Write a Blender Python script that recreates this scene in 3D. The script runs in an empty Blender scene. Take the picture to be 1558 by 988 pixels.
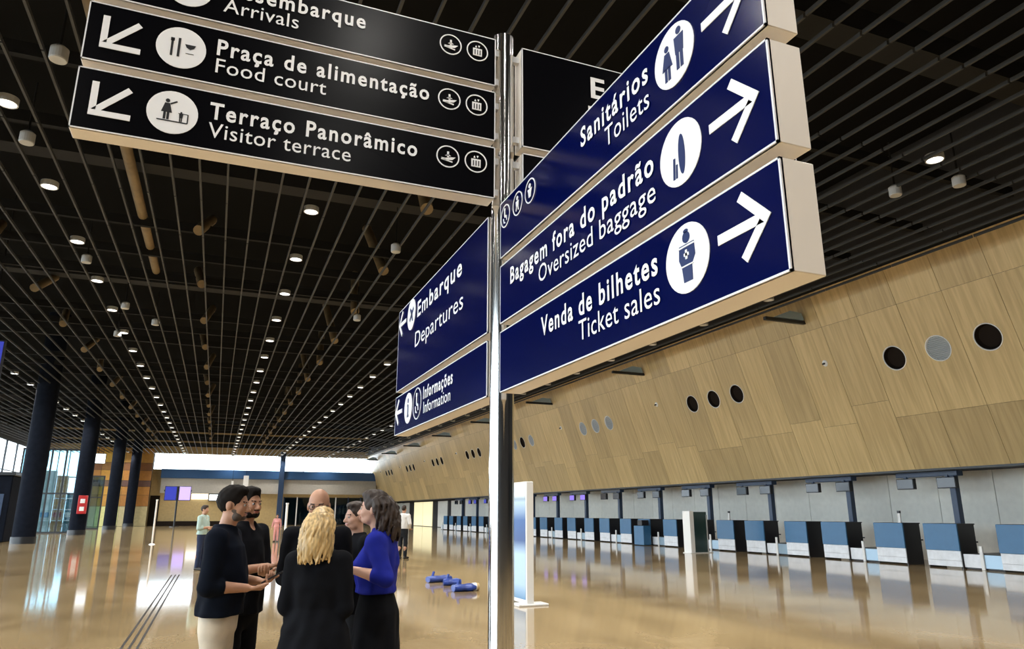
import bpy, bmesh, math, random
import numpy as np
from mathutils import Vector, Matrix

# ------------------------------------------------------------------ camera
scene = bpy.context.scene
col = scene.collection
W, H, F = 1558, 988, 1085.0
VPX, VPY, CH = 327.0, 780.0, 1.6            # vanishing point of the hall, eye height
PITCH = math.atan((VPY - H / 2) / F)
YAW = math.atan((W / 2 - VPX) * math.cos(PITCH) / F)
FW = np.array([math.sin(YAW) * math.cos(PITCH), math.cos(YAW) * math.cos(PITCH), math.sin(PITCH)])
RT = np.array([math.cos(YAW), -math.sin(YAW), 0.0])
UP = np.cross(RT, FW)
CAM = np.array([0.0, 0.0, CH])

def ray(x, y): return FW * F + RT * (x - W / 2) + UP * (H / 2 - y)
def onz(x, y, z=0.0):
    d = ray(x, y); return CAM + d * ((z - CH) / d[2])
def ony(x, y, Y):
    d = ray(x, y); return CAM + d * (Y / d[1])
def onx(x, y, X):
    d = ray(x, y); return CAM + d * (X / d[0])
def ground_at(x, D):
    d = ray(x, VPY); u = d[:2] / np.hypot(d[0], d[1]); return (u[0] * D, u[1] * D)

cd = bpy.data.cameras.new('camera')
cd.sensor_fit = 'HORIZONTAL'; cd.sensor_width = 36.0; cd.lens = 36.0 * F / W
cd.clip_start = 0.05; cd.clip_end = 600
cam = bpy.data.objects.new('camera', cd); col.objects.link(cam)
m = Matrix.Identity(4)
for i in range(3):
    m[i][0] = RT[i]; m[i][1] = UP[i]; m[i][2] = -FW[i]; m[i][3] = CAM[i]
cam.matrix_world = m
scene.camera = cam

# ------------------------------------------------------------------ world, daylight, exposure
SKY = 5.5
world = bpy.data.worlds.new('sky'); scene.world = world
world.use_nodes = True
bg = world.node_tree.nodes['Background']
bg.inputs[0].default_value = (0.90, 0.96, 1.0, 1); bg.inputs[1].default_value = SKY
vs = scene.view_settings
vs.view_transform = 'Standard'; vs.look = 'None'; vs.gamma = 1.0; vs.use_curve_mapping = False
vs.exposure = 0.45
scene.cycles.max_bounces = 8; scene.cycles.diffuse_bounces = 5; scene.cycles.glossy_bounces = 4
scene.cycles.transparent_max_bounces = 10
scene.cycles.sample_clamp_indirect = 6.0
scene.cycles.use_denoising = True

def portal(name, loc, rot, sx, sy):
    l = bpy.data.lights.new(name, 'AREA'); l.shape = 'RECTANGLE'; l.size = sx; l.size_y = sy
    l.cycles.is_portal = True
    o = bpy.data.objects.new(name, l); o.location = loc; o.rotation_euler = rot; col.objects.link(o)
# window openings of the left facade and of the far end let the sky in
portal('window_left_offscreen', (-18.9, 34.0, 4.3), (0, math.radians(-90), 0), 8.0, 88.0)
portal('window_left_far', (-18.9, 88.5, 4.3), (0, math.radians(-90), 0), 8.0, 21.0)
portal('clerestory_portal', (6.0, 99.6, 7.7), (math.radians(-90), 0, 0), 27.0, 2.0)

# ------------------------------------------------------------------ materials
MATS = {}
def mat(name, color=(0.5, 0.5, 0.5), rough=0.5, metal=0.0, emit=None, estr=0.0, var=0.0, scale=4.0,
        coat=0.0, objvar=0.0, spec=0.5, stretch=(1, 1, 1), bump=0.0):
    if name in MATS: return MATS[name]
    M = bpy.data.materials.new(name); M.use_nodes = True
    nt = M.node_tree; b = nt.nodes['Principled BSDF']
    b.inputs['Roughness'].default_value = rough; b.inputs['Metallic'].default_value = metal
    b.inputs['Specular IOR Level'].default_value = spec
    b.inputs['Coat Weight'].default_value = coat
    c = (*color, 1)
    b.inputs['Base Color'].default_value = c
    if var or objvar or bump:
        tc = nt.nodes.new('ShaderNodeTexCoord'); mp = nt.nodes.new('ShaderNodeMapping')
        mp.inputs['Scale'].default_value = stretch
        nt.links.new(tc.outputs['Object'], mp.inputs['Vector'])
        n = nt.nodes.new('ShaderNodeTexNoise'); n.inputs['Scale'].default_value = scale; n.inputs['Detail'].default_value = 5
        nt.links.new(mp.outputs[0], n.inputs['Vector'])
        hs = nt.nodes.new('ShaderNodeHueSaturation'); hs.inputs['Color'].default_value = c
        mr = nt.nodes.new('ShaderNodeMapRange'); mr.inputs[1].default_value = 0.3; mr.inputs[2].default_value = 0.7
        mr.inputs[3].default_value = 1 - var; mr.inputs[4].default_value = 1 + var
        nt.links.new(n.outputs['Fac'], mr.inputs[0])
        last = mr.outputs[0]
        if objvar:
            oi = nt.nodes.new('ShaderNodeObjectInfo'); m2 = nt.nodes.new('ShaderNodeMapRange')
            m2.inputs[3].default_value = 1 - objvar; m2.inputs[4].default_value = 1 + objvar
            nt.links.new(oi.outputs['Random'], m2.inputs[0])
            mu = nt.nodes.new('ShaderNodeMath'); mu.operation = 'MULTIPLY'
            nt.links.new(last, mu.inputs[0]); nt.links.new(m2.outputs[0], mu.inputs[1]); last = mu.outputs[0]
        nt.links.new(last, hs.inputs['Value'])
        nt.links.new(hs.outputs[0], b.inputs['Base Color'])
        if bump:
            bp = nt.nodes.new('ShaderNodeBump'); bp.inputs['Strength'].default_value = bump; bp.inputs['Distance'].default_value = 0.02
            nt.links.new(n.outputs['Fac'], bp.inputs['Height']); nt.links.new(bp.outputs[0], b.inputs['Normal'])
    if emit:
        b.inputs['Emission Color'].default_value = (*emit, 1); b.inputs['Emission Strength'].default_value = estr
    MATS[name] = M
    return M

def glass_mat(name, tint, refl=0.1, rough=0.02, opac=0.0):
    M = bpy.data.materials.new(name); M.use_nodes = True; nt = M.node_tree
    nt.nodes.clear()
    out = nt.nodes.new('ShaderNodeOutputMaterial'); t = nt.nodes.new('ShaderNodeBsdfTransparent'); t.inputs[0].default_value = (*tint, 1)
    g = nt.nodes.new('ShaderNodeBsdfGlossy'); g.inputs['Roughness'].default_value = rough
    lw = nt.nodes.new('ShaderNodeLayerWeight'); lw.inputs[0].default_value = 0.5
    pw = nt.nodes.new('ShaderNodeMath'); pw.operation = 'POWER'; pw.inputs[1].default_value = 5.0; nt.links.new(lw.outputs['Facing'], pw.inputs[0])
    fr = nt.nodes.new('ShaderNodeMath'); fr.operation = 'MULTIPLY_ADD'; fr.inputs[1].default_value = 0.8; fr.inputs[2].default_value = 0.04; nt.links.new(pw.outputs[0], fr.inputs[0])
    mx = nt.nodes.new('ShaderNodeMixShader')
    nt.links.new(fr.outputs[0], mx.inputs[0]); nt.links.new(t.outputs[0], mx.inputs[1]); nt.links.new(g.outputs[0], mx.inputs[2])
    nt.links.new(mx.outputs[0], out.inputs[0]); MATS[name] = M; return M

def floor_mat():
    M = bpy.data.materials.new('polished_stone'); M.use_nodes = True; nt = M.node_tree; b = nt.nodes['Principled BSDF']
    tc = nt.nodes.new('ShaderNodeTexCoord')
    mp = nt.nodes.new('ShaderNodeMapping'); mp.inputs['Scale'].default_value = (1, 0.6, 1); mp.inputs['Rotation'].default_value = (0, 0, 0.5)
    nt.links.new(tc.outputs['Object'], mp.inputs[0])
    n1 = nt.nodes.new('ShaderNodeTexNoise'); n1.inputs['Scale'].default_value = 0.55; n1.inputs['Detail'].default_value = 4; n1.inputs['Distortion'].default_value = 0.8
    n2 = nt.nodes.new('ShaderNodeTexNoise'); n2.inputs['Scale'].default_value = 22; n2.inputs['Detail'].default_value = 6
    nt.links.new(mp.outputs[0], n1.inputs['Vector']); nt.links.new(mp.outputs[0], n2.inputs['Vector'])
    r = nt.nodes.new('ShaderNodeValToRGB')
    r.color_ramp.elements[0].position = 0.3; r.color_ramp.elements[0].color = (0.25, 0.175, 0.088, 1)
    r.color_ramp.elements[1].position = 0.72; r.color_ramp.elements[1].color = (0.46, 0.35, 0.20, 1)
    e = r.color_ramp.elements.new(0.5); e.color = (0.365, 0.265, 0.138, 1)
    nt.links.new(n1.outputs['Fac'], r.inputs[0])
    r2 = nt.nodes.new('ShaderNodeMapRange'); r2.inputs[1].default_value = 0.3; r2.inputs[2].default_value = 0.7; r2.inputs[3].default_value = 0.92; r2.inputs[4].default_value = 1.06
    nt.links.new(n2.outputs['Fac'], r2.inputs[0])
    mx = nt.nodes.new('ShaderNodeMix'); mx.data_type = 'RGBA'; mx.blend_type = 'MULTIPLY'; mx.inputs[0].default_value = 0.6
    nt.links.new(r.outputs[0], mx.inputs[6]); nt.links.new(r2.outputs[0], mx.inputs[7])
    nt.links.new(mx.outputs[2], b.inputs['Base Color'])
    b.inputs['Roughness'].default_value = 0.07; b.inputs['IOR'].default_value = 1.55
    MATS['floor'] = M; return M

def wood_mat(name, base, dark, objvar=0.16):
    M = bpy.data.materials.new(name); M.use_nodes = True; nt = M.node_tree; b = nt.nodes['Principled BSDF']
    tc = nt.nodes.new('ShaderNodeTexCoord'); oi = nt.nodes.new('ShaderNodeObjectInfo')
    ad = nt.nodes.new('ShaderNodeVectorMath'); ad.operation = 'MULTIPLY_ADD'
    nt.links.new(oi.outputs['Random'], ad.inputs[0]); ad.inputs[1].default_value = (37, 91, 53); nt.links.new(tc.outputs['Object'], ad.inputs[2])
    mp = nt.nodes.new('ShaderNodeMapping'); mp.inputs['Scale'].default_value = (6.0, 0.3, 0.35)
    nt.links.new(ad.outputs[0], mp.inputs[0])
    n = nt.nodes.new('ShaderNodeTexNoise'); n.inputs['Scale'].default_value = 1.6; n.inputs['Detail'].default_value = 6; n.inputs['Distortion'].default_value = 0.6
    nt.links.new(mp.outputs[0], n.inputs['Vector'])
    r = nt.nodes.new('ShaderNodeValToRGB')
    r.color_ramp.elements[0].position = 0.32; r.color_ramp.elements[0].color = (*dark, 1)
    r.color_ramp.elements[1].position = 0.66; r.color_ramp.elements[1].color = (*base, 1)
    nt.links.new(n.outputs['Fac'], r.inputs[0])
    hs = nt.nodes.new('ShaderNodeHueSaturation'); nt.links.new(r.outputs[0], hs.inputs['Color'])
    mr = nt.nodes.new('ShaderNodeMapRange'); mr.inputs[3].default_value = 1 - objvar; mr.inputs[4].default_value = 1 + objvar
    nt.links.new(oi.outputs['Random'], mr.inputs[0]); nt.links.new(mr.outputs[0], hs.inputs['Value'])
    nt.links.new(hs.outputs[0], b.inputs['Base Color']); b.inputs['Roughness'].default_value = 0.42
    MATS[name] = M; return M

floor_mat()
wood_mat('veneer', (0.57, 0.425, 0.205), (0.43, 0.31, 0.14))
glass_mat('pane', (0.93, 0.97, 1.0))
glass_mat('tinted_pane', (0.45, 0.60, 0.66))
mat('black_deck', (0.012, 0.012, 0.012), 0.95, spec=0.0)
mat('slat_grey', (0.046, 0.047, 0.047), 0.6, spec=0.3)
mat('beam_grey', (0.016, 0.016, 0.016), 0.8, spec=0.1)
mat('duct_grey', (0.016, 0.016, 0.016), 0.7, spec=0.2)
mat('tan_strut', (0.24, 0.17, 0.085), 0.6, var=0.25, scale=2)
mat('lamp_body', (0.45, 0.45, 0.44), 0.4)
mat('lamp_lens', (0.9, 0.9, 0.88), 0.4, emit=(1, 0.97, 0.92), estr=3.0)
mat('tube_white', (0.9, 0.9, 0.9), 0.4, emit=(0.9, 0.96, 1.0), estr=2.0)
mat('warm_strip', (0.9, 0.8, 0.5), 0.4, emit=(1, 0.78, 0.36), estr=2.2)
mat('dark_column', (0.008, 0.010, 0.016), 0.7, var=0.2, spec=0.03)
mat('steel_blue', (0.02, 0.045, 0.10), 0.4)
mat('beam_blue', (0.03, 0.09, 0.22), 0.35)
mat('dark_frame', (0.015, 0.017, 0.02), 0.4)
mat('plaster', (0.84, 0.83, 0.76), 0.7, var=0.05, objvar=0.07)
mat('plaster_tan', (0.50, 0.36, 0.16), 0.7, var=0.08)
mat('plaster_grey', (0.42, 0.40, 0.36), 0.8, var=0.05)
mat('dark_wall', (0.03, 0.03, 0.032), 0.8)
mat('outside_paving', (0.35, 0.34, 0.32), 0.9)
mat('sign_body', (0.80, 0.74, 0.66), 0.42)
mat('sign_edge', (0.80, 0.81, 0.84), 0.35)
mat('sign_blue', (0.0004, 0.0026, 0.050), 0.15, spec=0.2)
mat('sign_black', (0.002, 0.002, 0.003), 0.25, spec=0.08)
mat('letter_white', (0.9, 0.9, 0.9), 0.4, emit=(1, 1, 1), estr=0.0)
mat('icon_blue', (0.005, 0.02, 0.11), 0.4)
mat('icon_black', (0.006, 0.006, 0.008), 0.4)
mat('chrome', (0.78, 0.77, 0.75), 0.13, metal=1.0)
mat('bracket', (0.7, 0.7, 0.7), 0.3, metal=0.6)
mat('desk_blue', (0.035, 0.145, 0.30), 0.35, var=0.06)
mat('desk_white', (0.80, 0.83, 0.87), 0.4, var=0.08, scale=6)
mat('desk_steel', (0.33, 0.45, 0.55), 0.3, metal=0.3)
mat('desk_black', (0.012, 0.012, 0.016), 0.4)
mat('screen_dark', (0.01, 0.012, 0.018), 0.15)
mat('screen_purple', (0.05, 0.03, 0.2), 0.3, emit=(0.22, 0.14, 0.75), estr=0.9)
mat('screen_blue', (0.02, 0.03, 0.2), 0.3, emit=(0.04, 0.05, 0.45), estr=0.6)
mat('screen_violet', (0.2, 0.15, 0.5), 0.3, emit=(0.5, 0.38, 1.0), estr=1.0)
mat('throat_dark', (0.018, 0.013, 0.010), 0.9, spec=0.05)
mat('grille_grey', (0.50, 0.53, 0.55), 0.45)
mat('white_paint', (0.82, 0.82, 0.80), 0.4)
mat('red_paint', (0.45, 0.02, 0.02), 0.35)
mat('groove_black', (0.012, 0.010, 0.008), 0.5)
mat('blue_plastic', (0.015, 0.05, 0.28), 0.35, var=0.3, scale=9)
mat('green_glass_door', (0.03, 0.06, 0.055), 0.12)
mat('lit_yellow', (0.8, 0.75, 0.5), 0.6, emit=(1.0, 0.9, 0.55), estr=0.55)

# ------------------------------------------------------------------ helpers
def link(o, parent=None):
    col.objects.link(o)
    if parent is not None: o.parent = parent
    return o
def tag(o, label=None, cat=None, group=None, kind=None):
    if label: o['label'] = label
    if cat: o['category'] = cat
    if group: o['group'] = group
    if kind: o['kind'] = kind
    return o
def empty(name, loc=(0, 0, 0), rz=0.0):
    o = bpy.data.objects.new(name, None); o.location = loc; o.rotation_euler = (0, 0, rz); o.empty_display_size = 0.1
    return link(o)
def copy_tree(o, parent=None):
    c = o.copy(); link(c, parent)
    for ch in list(o.children): copy_tree(ch, c)
    return c

class MB:
    def __init__(self): self.v = []; self.f = []; self.smooth = []
    def add(self, vs, fs, smooth=False):
        n = len(self.v); self.v += [tuple(map(float, p)) for p in vs]
        for f in fs: self.f.append([n + i for i in f]); self.smooth.append(smooth)
        return self
    def box(self, x0, x1, y0, y1, z0, z1):
        vs = [(x, y, z) for z in (z0, z1) for y in (y0, y1) for x in (x0, x1)]
        return self.add(vs, [(0, 2, 3, 1), (4, 5, 7, 6), (0, 1, 5, 4), (2, 6, 7, 3), (0, 4, 6, 2), (1, 3, 7, 5)])
    def cbox(self, x0, x1, y0, y1, z0, z1, c=0.01):       # chamfered box
        b = bmesh.new(); bmesh.ops.create_cube(b, size=1)
        for v in b.verts: v.co = Vector(((x0 + x1) / 2 + v.co.x * (x1 - x0), (y0 + y1) / 2 + v.co.y * (y1 - y0), (z0 + z1) / 2 + v.co.z * (z1 - z0)))
        bmesh.ops.bevel(b, geom=b.edges[:], offset=c, segments=1, affect='EDGES', profile=0.5)
        b.verts.index_update()
        self.add([v.co for v in b.verts], [[v.index for v in f.verts] for f in b.faces]); b.free(); return self
    def bar(self, p0, p1, w, h, upv=(0, 0, 1)):
        p0 = Vector(p0); p1 = Vector(p1); d = (p1 - p0).normalized(); u = Vector(upv)
        s = d.cross(u)
        if s.length < 1e-4: s = d.cross(Vector((1, 0, 0)))
        s.normalize(); t = s.cross(d)
        vs = []
        for p in (p0, p1):
            for a, b in ((-1, -1), (1, -1), (1, 1), (-1, 1)): vs.append(p + s * (a * w / 2) + t * (b * h / 2))
        return self.add(vs, [(0, 1, 2, 3), (7, 6, 5, 4), (0, 4, 5, 1), (1, 5, 6, 2), (2, 6, 7, 3), (3, 7, 4, 0)])
    def cyl(self, p0, p1, r0, r1=None, n=20, caps=True):
        if r1 is None: r1 = r0
        p0 = Vector(p0); p1 = Vector(p1); d = (p1 - p0).normalized()
        s = d.orthogonal().normalized(); t = d.cross(s); vs = []
        for p, r in ((p0, r0), (p1, r1)):
            for i in range(n):
                a = 2 * math.pi * i / n; vs.append(p + s * (r * math.cos(a)) + t * (r * math.sin(a)))
        self.add(vs, [(i, (i + 1) % n, n + (i + 1) % n, n + i) for i in range(n)], True)
        if caps: self.add(vs[:n], [list(range(n))[::-1]]); self.add(vs[n:], [list(range(n))])
        return self
    def lathe(self, prof, origin, axis, n=24, closed=False):
        o = Vector(origin); d = Vector(axis).normalized(); s = d.orthogonal().normalized(); t = d.cross(s); vs = []
        for r, h in prof:
            for i in range(n):
                a = 2 * math.pi * i / n; vs.append(o + d * h + s * (r * math.cos(a)) + t * (r * math.sin(a)))
        k = len(prof); fs = []
        for j in range(k if closed else k - 1):
            j2 = (j + 1) % k
            for i in range(n): fs.append((j * n + i, j * n + (i + 1) % n, j2 * n + (i + 1) % n, j2 * n + i))
        return self.add(vs, fs)
    def prism(self, poly, o, u, v, n, d0, d1):
        o = Vector(o); u = Vector(u); v = Vector(v); n = Vector(n); k = len(poly)
        a = [o + u * x + v * y + n * d0 for x, y in poly]; b = [o + u * x + v * y + n * d1 for x, y in poly]
        fs = [list(range(k))[::-1], [k + i for i in range(k)]] + [(i, (i + 1) % k, k + (i + 1) % k, k + i) for i in range(k)]
        return self.add(a + b, fs)
    def shift(self, d):
        self.v = [(x + d[0], y + d[1], z + d[2]) for x, y, z in self.v]; return self
    def build(self, name, material, parent=None, label=None, cat=None, group=None, kind=None):
        me = bpy.data.meshes.new(name); me.from_pydata(self.v, [], self.f); me.validate()
        if len(me.polygons) == len(self.smooth):
            me.polygons.foreach_set('use_smooth', self.smooth)
        b = bmesh.new(); b.from_mesh(me); bmesh.ops.recalc_face_normals(b, faces=b.faces); b.to_mesh(me); b.free()
        me.materials.append(MATS[material] if isinstance(material, str) else material)
        o = bpy.data.objects.new(name, me); link(o, parent); return tag(o, label, cat, group, kind)

def circle(r, n=28, cx=0.0, cy=0.0): return [(cx + r * math.cos(2 * math.pi * i / n), cy + r * math.sin(2 * math.pi * i / n)) for i in range(n)]
def inst(name, mesh, loc, parent=None, rot=None):
    o = bpy.data.objects.new(name, mesh); o.location = loc
    if rot: o.rotation_euler = rot
    return link(o, parent)

random.seed(7)
YEND = 100.0
# ------------------------------------------------------------------ the hall
MB().box(-19.0, 23.4, -12, YEND, -0.3, 0).build('floor', 'floor', kind='structure')
MB().box(-90, -19.0, -40, 140, -0.35, -0.05).build('ground_outside', 'outside_paving', kind='structure')
ceiling = MB().box(-19.2, 23.6, -12.2, YEND + 0.2, 12.6, 12.9).build('ceiling', 'black_deck', kind='structure')
SLZ = 8.5; PITCHX = 0.545
# baffle slats hang under the dark void, in 2.5 m lengths with open joints
k = 0; xs = []
x = 0.12
while x > -18.7: x -= PITCHX
x += PITCHX
while x < 18.1: xs.append(x); x += PITCHX
slat_b = MB(); y = -11.0 + 0.1
while y < YEND - 0.6:
    slat_b.box(-0.02, 0.02, y, min(y + 2.46, YEND - 0.5), 0, 0.07); y += 2.5
slat_proto = slat_b.build('slat', 'slat_grey', ceiling); slat_proto.location = (xs[0], 0, SLZ)
for x in xs[1:]: inst('slat', slat_proto.data, (x, 0, SLZ), ceiling)
# transverse roof beams and longitudinal hangers in the void
y = 4.0; i = 0
bm1 = MB().box(-19, 18.6, -0.07, 0.07, 0, 0.26).build('roof_beam', 'beam_grey', ceiling); bm1.location = (0, 0, 9.6)
bm2 = MB().box(-19, 18.6, -0.3, 0.3, 0, 0.5).build('roof_girder', 'duct_grey', ceiling); bm2.location = (0, 8.4, 10.2)
yy = 8.4
while yy < YEND:
    if yy > 8.5: inst('roof_girder', bm2.data, (0, yy, 10.2), ceiling)
    for q in (2.7, 5.35, 8.0): inst('roof_beam', bm1.data, (0, yy + q, 9.6), ceiling)
    yy += 10.7
bm1.location = (0, 5.7, 9.6)
# wood-coloured roof struts in three rows along the hall
def strut_row(X, ys, z0, z1, dy, w=0.3):
    for j, Y in enumerate(ys):
        MB().cyl((X, Y, z0), (X + 0.25 * (-1) ** j, Y + dy, z1), w / 2, n=12).build('roof_strut', 'tan_strut', ceiling)
ys = [13.0 + 5.35 * q for q in range(16)]
strut_row(-1.2, [21.0 + 5.35 * q for q in range(14)], 9.4, 10.4, 1.6)
strut_row(4.4, [6.2 + 5.35 * q for q in range(16)], 9.3, 11.6, 2.2, 0.34)
strut_row(-6.7, [18 + 5.35 * q for q in range(14)], 9.3, 10.2, 1.5, 0.3)
pd = MB().cyl((-2.75, -8, 9.9), (-2.75, 27, 9.9), 0.13, n=12)
pd.build('service_pipe', 'tan_strut', ceiling)

# ------------------------------------------------------------------ right wall: leaning veneer panels above the check-in recess
A0 = (20.9, 2.95); B0 = (18.75, 9.1)
SL = math.hypot(B0[0] - A0[0], B0[1] - A0[1]); ex = (B0[0] - A0[0]) / SL; ez = (B0[1] - A0[1]) / SL
NX, NZ = -ez, ex                                # normal towards the hall (-x, slightly down)
def slope(s, t, d=0.0): return (A0[0] + ex * t + NX * d, s, A0[1] + ez * t + NZ * d)
wr = MB()
pts = [(23.4, 0.0), (23.2, 0.0), (23.2, 2.95), (A0[0] + 0.12, 2.95), (B0[0] + 0.10, 9.1), (B0[0] + 0.10, 12.6), (23.4, 12.6)]
kk = len(pts)
wr.add([(p[0], -12, p[1]) for p in pts] + [(p[0], YEND, p[1]) for p in pts],
       [list(range(kk)), [kk + i for i in range(kk)][::-1]] + [(i, (i + 1) % kk, kk + (i + 1) % kk, kk + i) for i in range(kk)])
wall_right = wr.build('wall_right', 'dark_wall', kind='structure')
PW = 10.75 / 7; TH = (6.38 - A0[1]) / ez; RH = 0.41
def plate(name, w, t0, t1, material, hole=None):
    """a veneer panel in local (x = along the wall, y = up the slope, z = out)"""
    b = MB(); x0, x1 = -w / 2, w / 2; th = 0.03
    if hole is None:
        b.box(x0, x1, t0, t1, 0, th)
    else:
        n = 32; inner = []; outer = []
        for i in range(n):
            a = 2 * math.pi * (i + 0.5) / n; c, s = math.cos(a), math.sin(a)
            inner.append((RH * c, hole + RH * s))
            sc = min((x1 / abs(c)) if abs(c) > 1e-6 else 1e9, ((t1 - hole) / s) if s > 1e-6 else (((t0 - hole) / s) if s < -1e-6 else 1e9))
            outer.append((sc * c, hole + sc * s))
        corners = [(x1, t1), (x0, t1), (x0, t0), (x1, t0)]
        for (cx, cy) in corners:                       # snap the nearest sample to each corner
            j = min(range(n), key=lambda q: (outer[q][0] - cx) ** 2 + (outer[q][1] - cy) ** 2); outer[j] = (cx, cy)
        vs = [(p[0], p[1], th) for p in inner] + [(p[0], p[1], th) for p in outer] + [(p[0], p[1], 0) for p in inner] + [(p[0], p[1], 0) for p in outer]
        fs = []
        for i in range(n):
            j = (i + 1) % n
            fs += [(i, j, n + j, n + i), (2 * n + j, 2 * n + i, 3 * n + i, 3 * n + j), (j, i, 2 * n + i, 2 * n + j), (n + i, n + j, 3 * n + j, 3 * n + i)]
        b.add(vs, fs)
    return b
basis = Matrix(((0, ex, NX, 0), (-1, 0, 0, 0), (0, ez, NZ, 0), (0, 0, 0, 1)))   # local x -> -Y, y -> slope, z -> normal
def place(o, Y, parent):
    o.parent = parent
    mm = basis.copy(); mm[0][3] = A0[0]; mm[1][3] = Y; mm[2][3] = A0[1]
    o.matrix_local = mm
VARS = [(1.75, 5.25), (2.05, 5.25), (2.35, 5.25), (1.45, 5.25)]
cache = {}
def panel_mesh(key, t0, t1, material, hole=None):
    if key not in cache:
        o = plate('veneer_panel', PW - 0.012, t0, t1, material, hole).build('veneer_panel', material)
        cache[key] = o.data; bpy.data.objects.remove(o)
    return cache[key]
jmin = int((7.0 - 13.06) / PW); jmax = int((YEND - 0.8 - 13.06) / PW)
vent_spots = []
for j in range(jmin, jmax + 1):
    Y = 13.06 + PW * j; v = random.randrange(4); a, b_ = VARS[v]
    hole = TH if (j % 7) in (0, 1, 2) else None
    if hole: vent_spots.append((Y, j))
    for nm, t0, t1, mt, hh in (('low', 0.0, a - 0.008, 'veneer', None), ('mid', a, b_ - 0.008, 'veneer', hole), ('top', b_, SL, 'veneer', None)):
        o = bpy.data.objects.new('veneer_panel', panel_mesh((nm, v, hh is not None), t0, t1, mt, hh)); col.objects.link(o); place(o, Y, wall_right)
# soffit edge trim under the veneer
MB().box(A0[0] - 0.02, A0[0] + 0.16, -12, YEND, 2.88, 2.95).build('trim_1', 'dark_frame', kind='structure')
# pale panels at the back of the check-in recess
bp_proto = MB().box(-0.04, 0, -0.99, 0.99, 0.0, 2.94).build('wall_panel', 'plaster', wall_right)
bp_proto.location = (23.2, 9.0, 0); yy = 11.0
while yy < 70: inst('wall_panel', bp_proto.data, (23.2, yy, 0), wall_right); yy += 2.0
for q, (ya, yb) in enumerate(((71.0, 74.6), (76.0, 79.6), (82.0, 85.9), (86.2, 90.2), (92.8, 96.2), (96.5, 99.6))):
    MB().box(23.12, 23.2, ya, yb, 0.05, 2.8).build('door_%d' % (q + 1), 'lit_yellow' if q in (2, 3) else 'plaster', kind='structure')
# air outlets in groups of three
def air_outlet(Y, grille, label, group):
    c = slope(Y, TH, 0.0); root = empty('air_outlet', c)
    nrm = (NX, 0, NZ)
    MB().lathe([(RH - 0.005, 0.02), (RH - 0.005, 0.037), (RH - 0.028, 0.037), (RH - 0.045, -0.03)], (0, 0, 0), nrm, 32).build('rim', 'white_paint', root)
    if grille:
        g = MB(); up_ = Vector((ex, 0, ez)); y_ = Vector((0, 1, 0)); n_ = Vector(nrm); R = RH - 0.045
        for q in range(-6, 7):
            h = q * 0.055; w = math.sqrt(max(R * R - h * h, 0.0))
            if w < 0.03: continue
            p = up_ * h + n_ * -0.005
            g.bar(p - y_ * w, p + y_ * w, 0.05, 0.012, upv=(up_ * 0.8 + n_ * 0.6))
        g.build('louvre', 'grille_grey', root)
        MB().prism(circle(R), (0, 0, 0), y_, up_, n_, -0.06, -0.05).build('backing', 'grille_grey', root)
    else:
        MB().lathe([(RH - 0.045, 0.03), (RH - 0.08, -0.05), (RH - 0.10, -0.085), (0.001, -0.09)], (0, 0, 0), nrm, 32).build('throat', 'throat_dark', root)
    tag(root, label, 'vent', group)
pattern = {0: 'dgd', 1: 'ddd', 2: 'ggg', 3: 'gdg', 4: 'ddd'}
for Y, j in vent_spots:
    g = j // 7; q = j % 7; s = pattern.get(g, 'ddd')
    isg = s[q] == 'g'
    if g == 0 and isg: air_outlet(Y, True, 'round louvred grey air outlet with an open dark outlet on either side', 'louvred air outlets in the veneer wall')
    elif g == 2: air_outlet(Y, True, 'round louvred grey air outlet in the all-grille set of three on the veneer wall', 'louvred air outlets in the veneer wall')
    elif isg: air_outlet(Y, True, 'round louvred grey air outlet next to an open outlet, behind the chrome signpost', 'louvred air outlets in the veneer wall')
    elif g in (0, 3): air_outlet(Y, False, 'round open dark air outlet sharing its set of three with a louvred one', 'open air outlets in the veneer wall')
    else: air_outlet(Y, False, 'round open dark air outlet in an all-open set of three on the veneer wall', 'open air outlets in the veneer wall')
# small sprinkler heads between the sets
for g in range(8):
    Y = 18.85 + 10.75 * g
    c = slope(Y, TH + 0.36, 0.03); r = empty('sprinkler_head', c)
    n_ = Vector((NX, 0, NZ))
    MB().lathe([(0.001, 0.03), (0.10, 0.025), (0.12, 0.0)], (0, 0, 0), n_, 16).build('rosette', 'white_paint', r)
    MB().cyl(n_ * 0.02, n_ * 0.12, 0.035, n=10).build('nozzle', 'desk_black', r)
    tag(r, 'small white sprinkler rosette with dark nozzle on the veneer wall', 'sprinkler', 'sprinkler heads on the veneer wall')
# steel arms that tie the slatted ceiling to the wall
for g in range(8):
    Y = 19.1 + 10.7 * g; r = empty('wall_washer_lamp', (18.0, Y, 8.2))
    MB().cbox(-0.75, 1.06, -0.07, 0.07, -0.06, 0.06, 0.01).build('arm', 'dark_frame', r)
    MB().prism([(-0.4, 0.06), (0.9, 0.06), (0.8, 0.30), (0.3, 0.34)], (0, -0.16, 0), (1, 0, 0), (0, 0, 1), (0, 1, 0), 0, 0.32).build('lamp_housing', 'desk_steel', r)
    tag(r, 'dark steel arm with grey lamp housing between ceiling slats and veneer wall', 'lamp', 'wall washer lamps along the top of the veneer wall')

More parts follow.
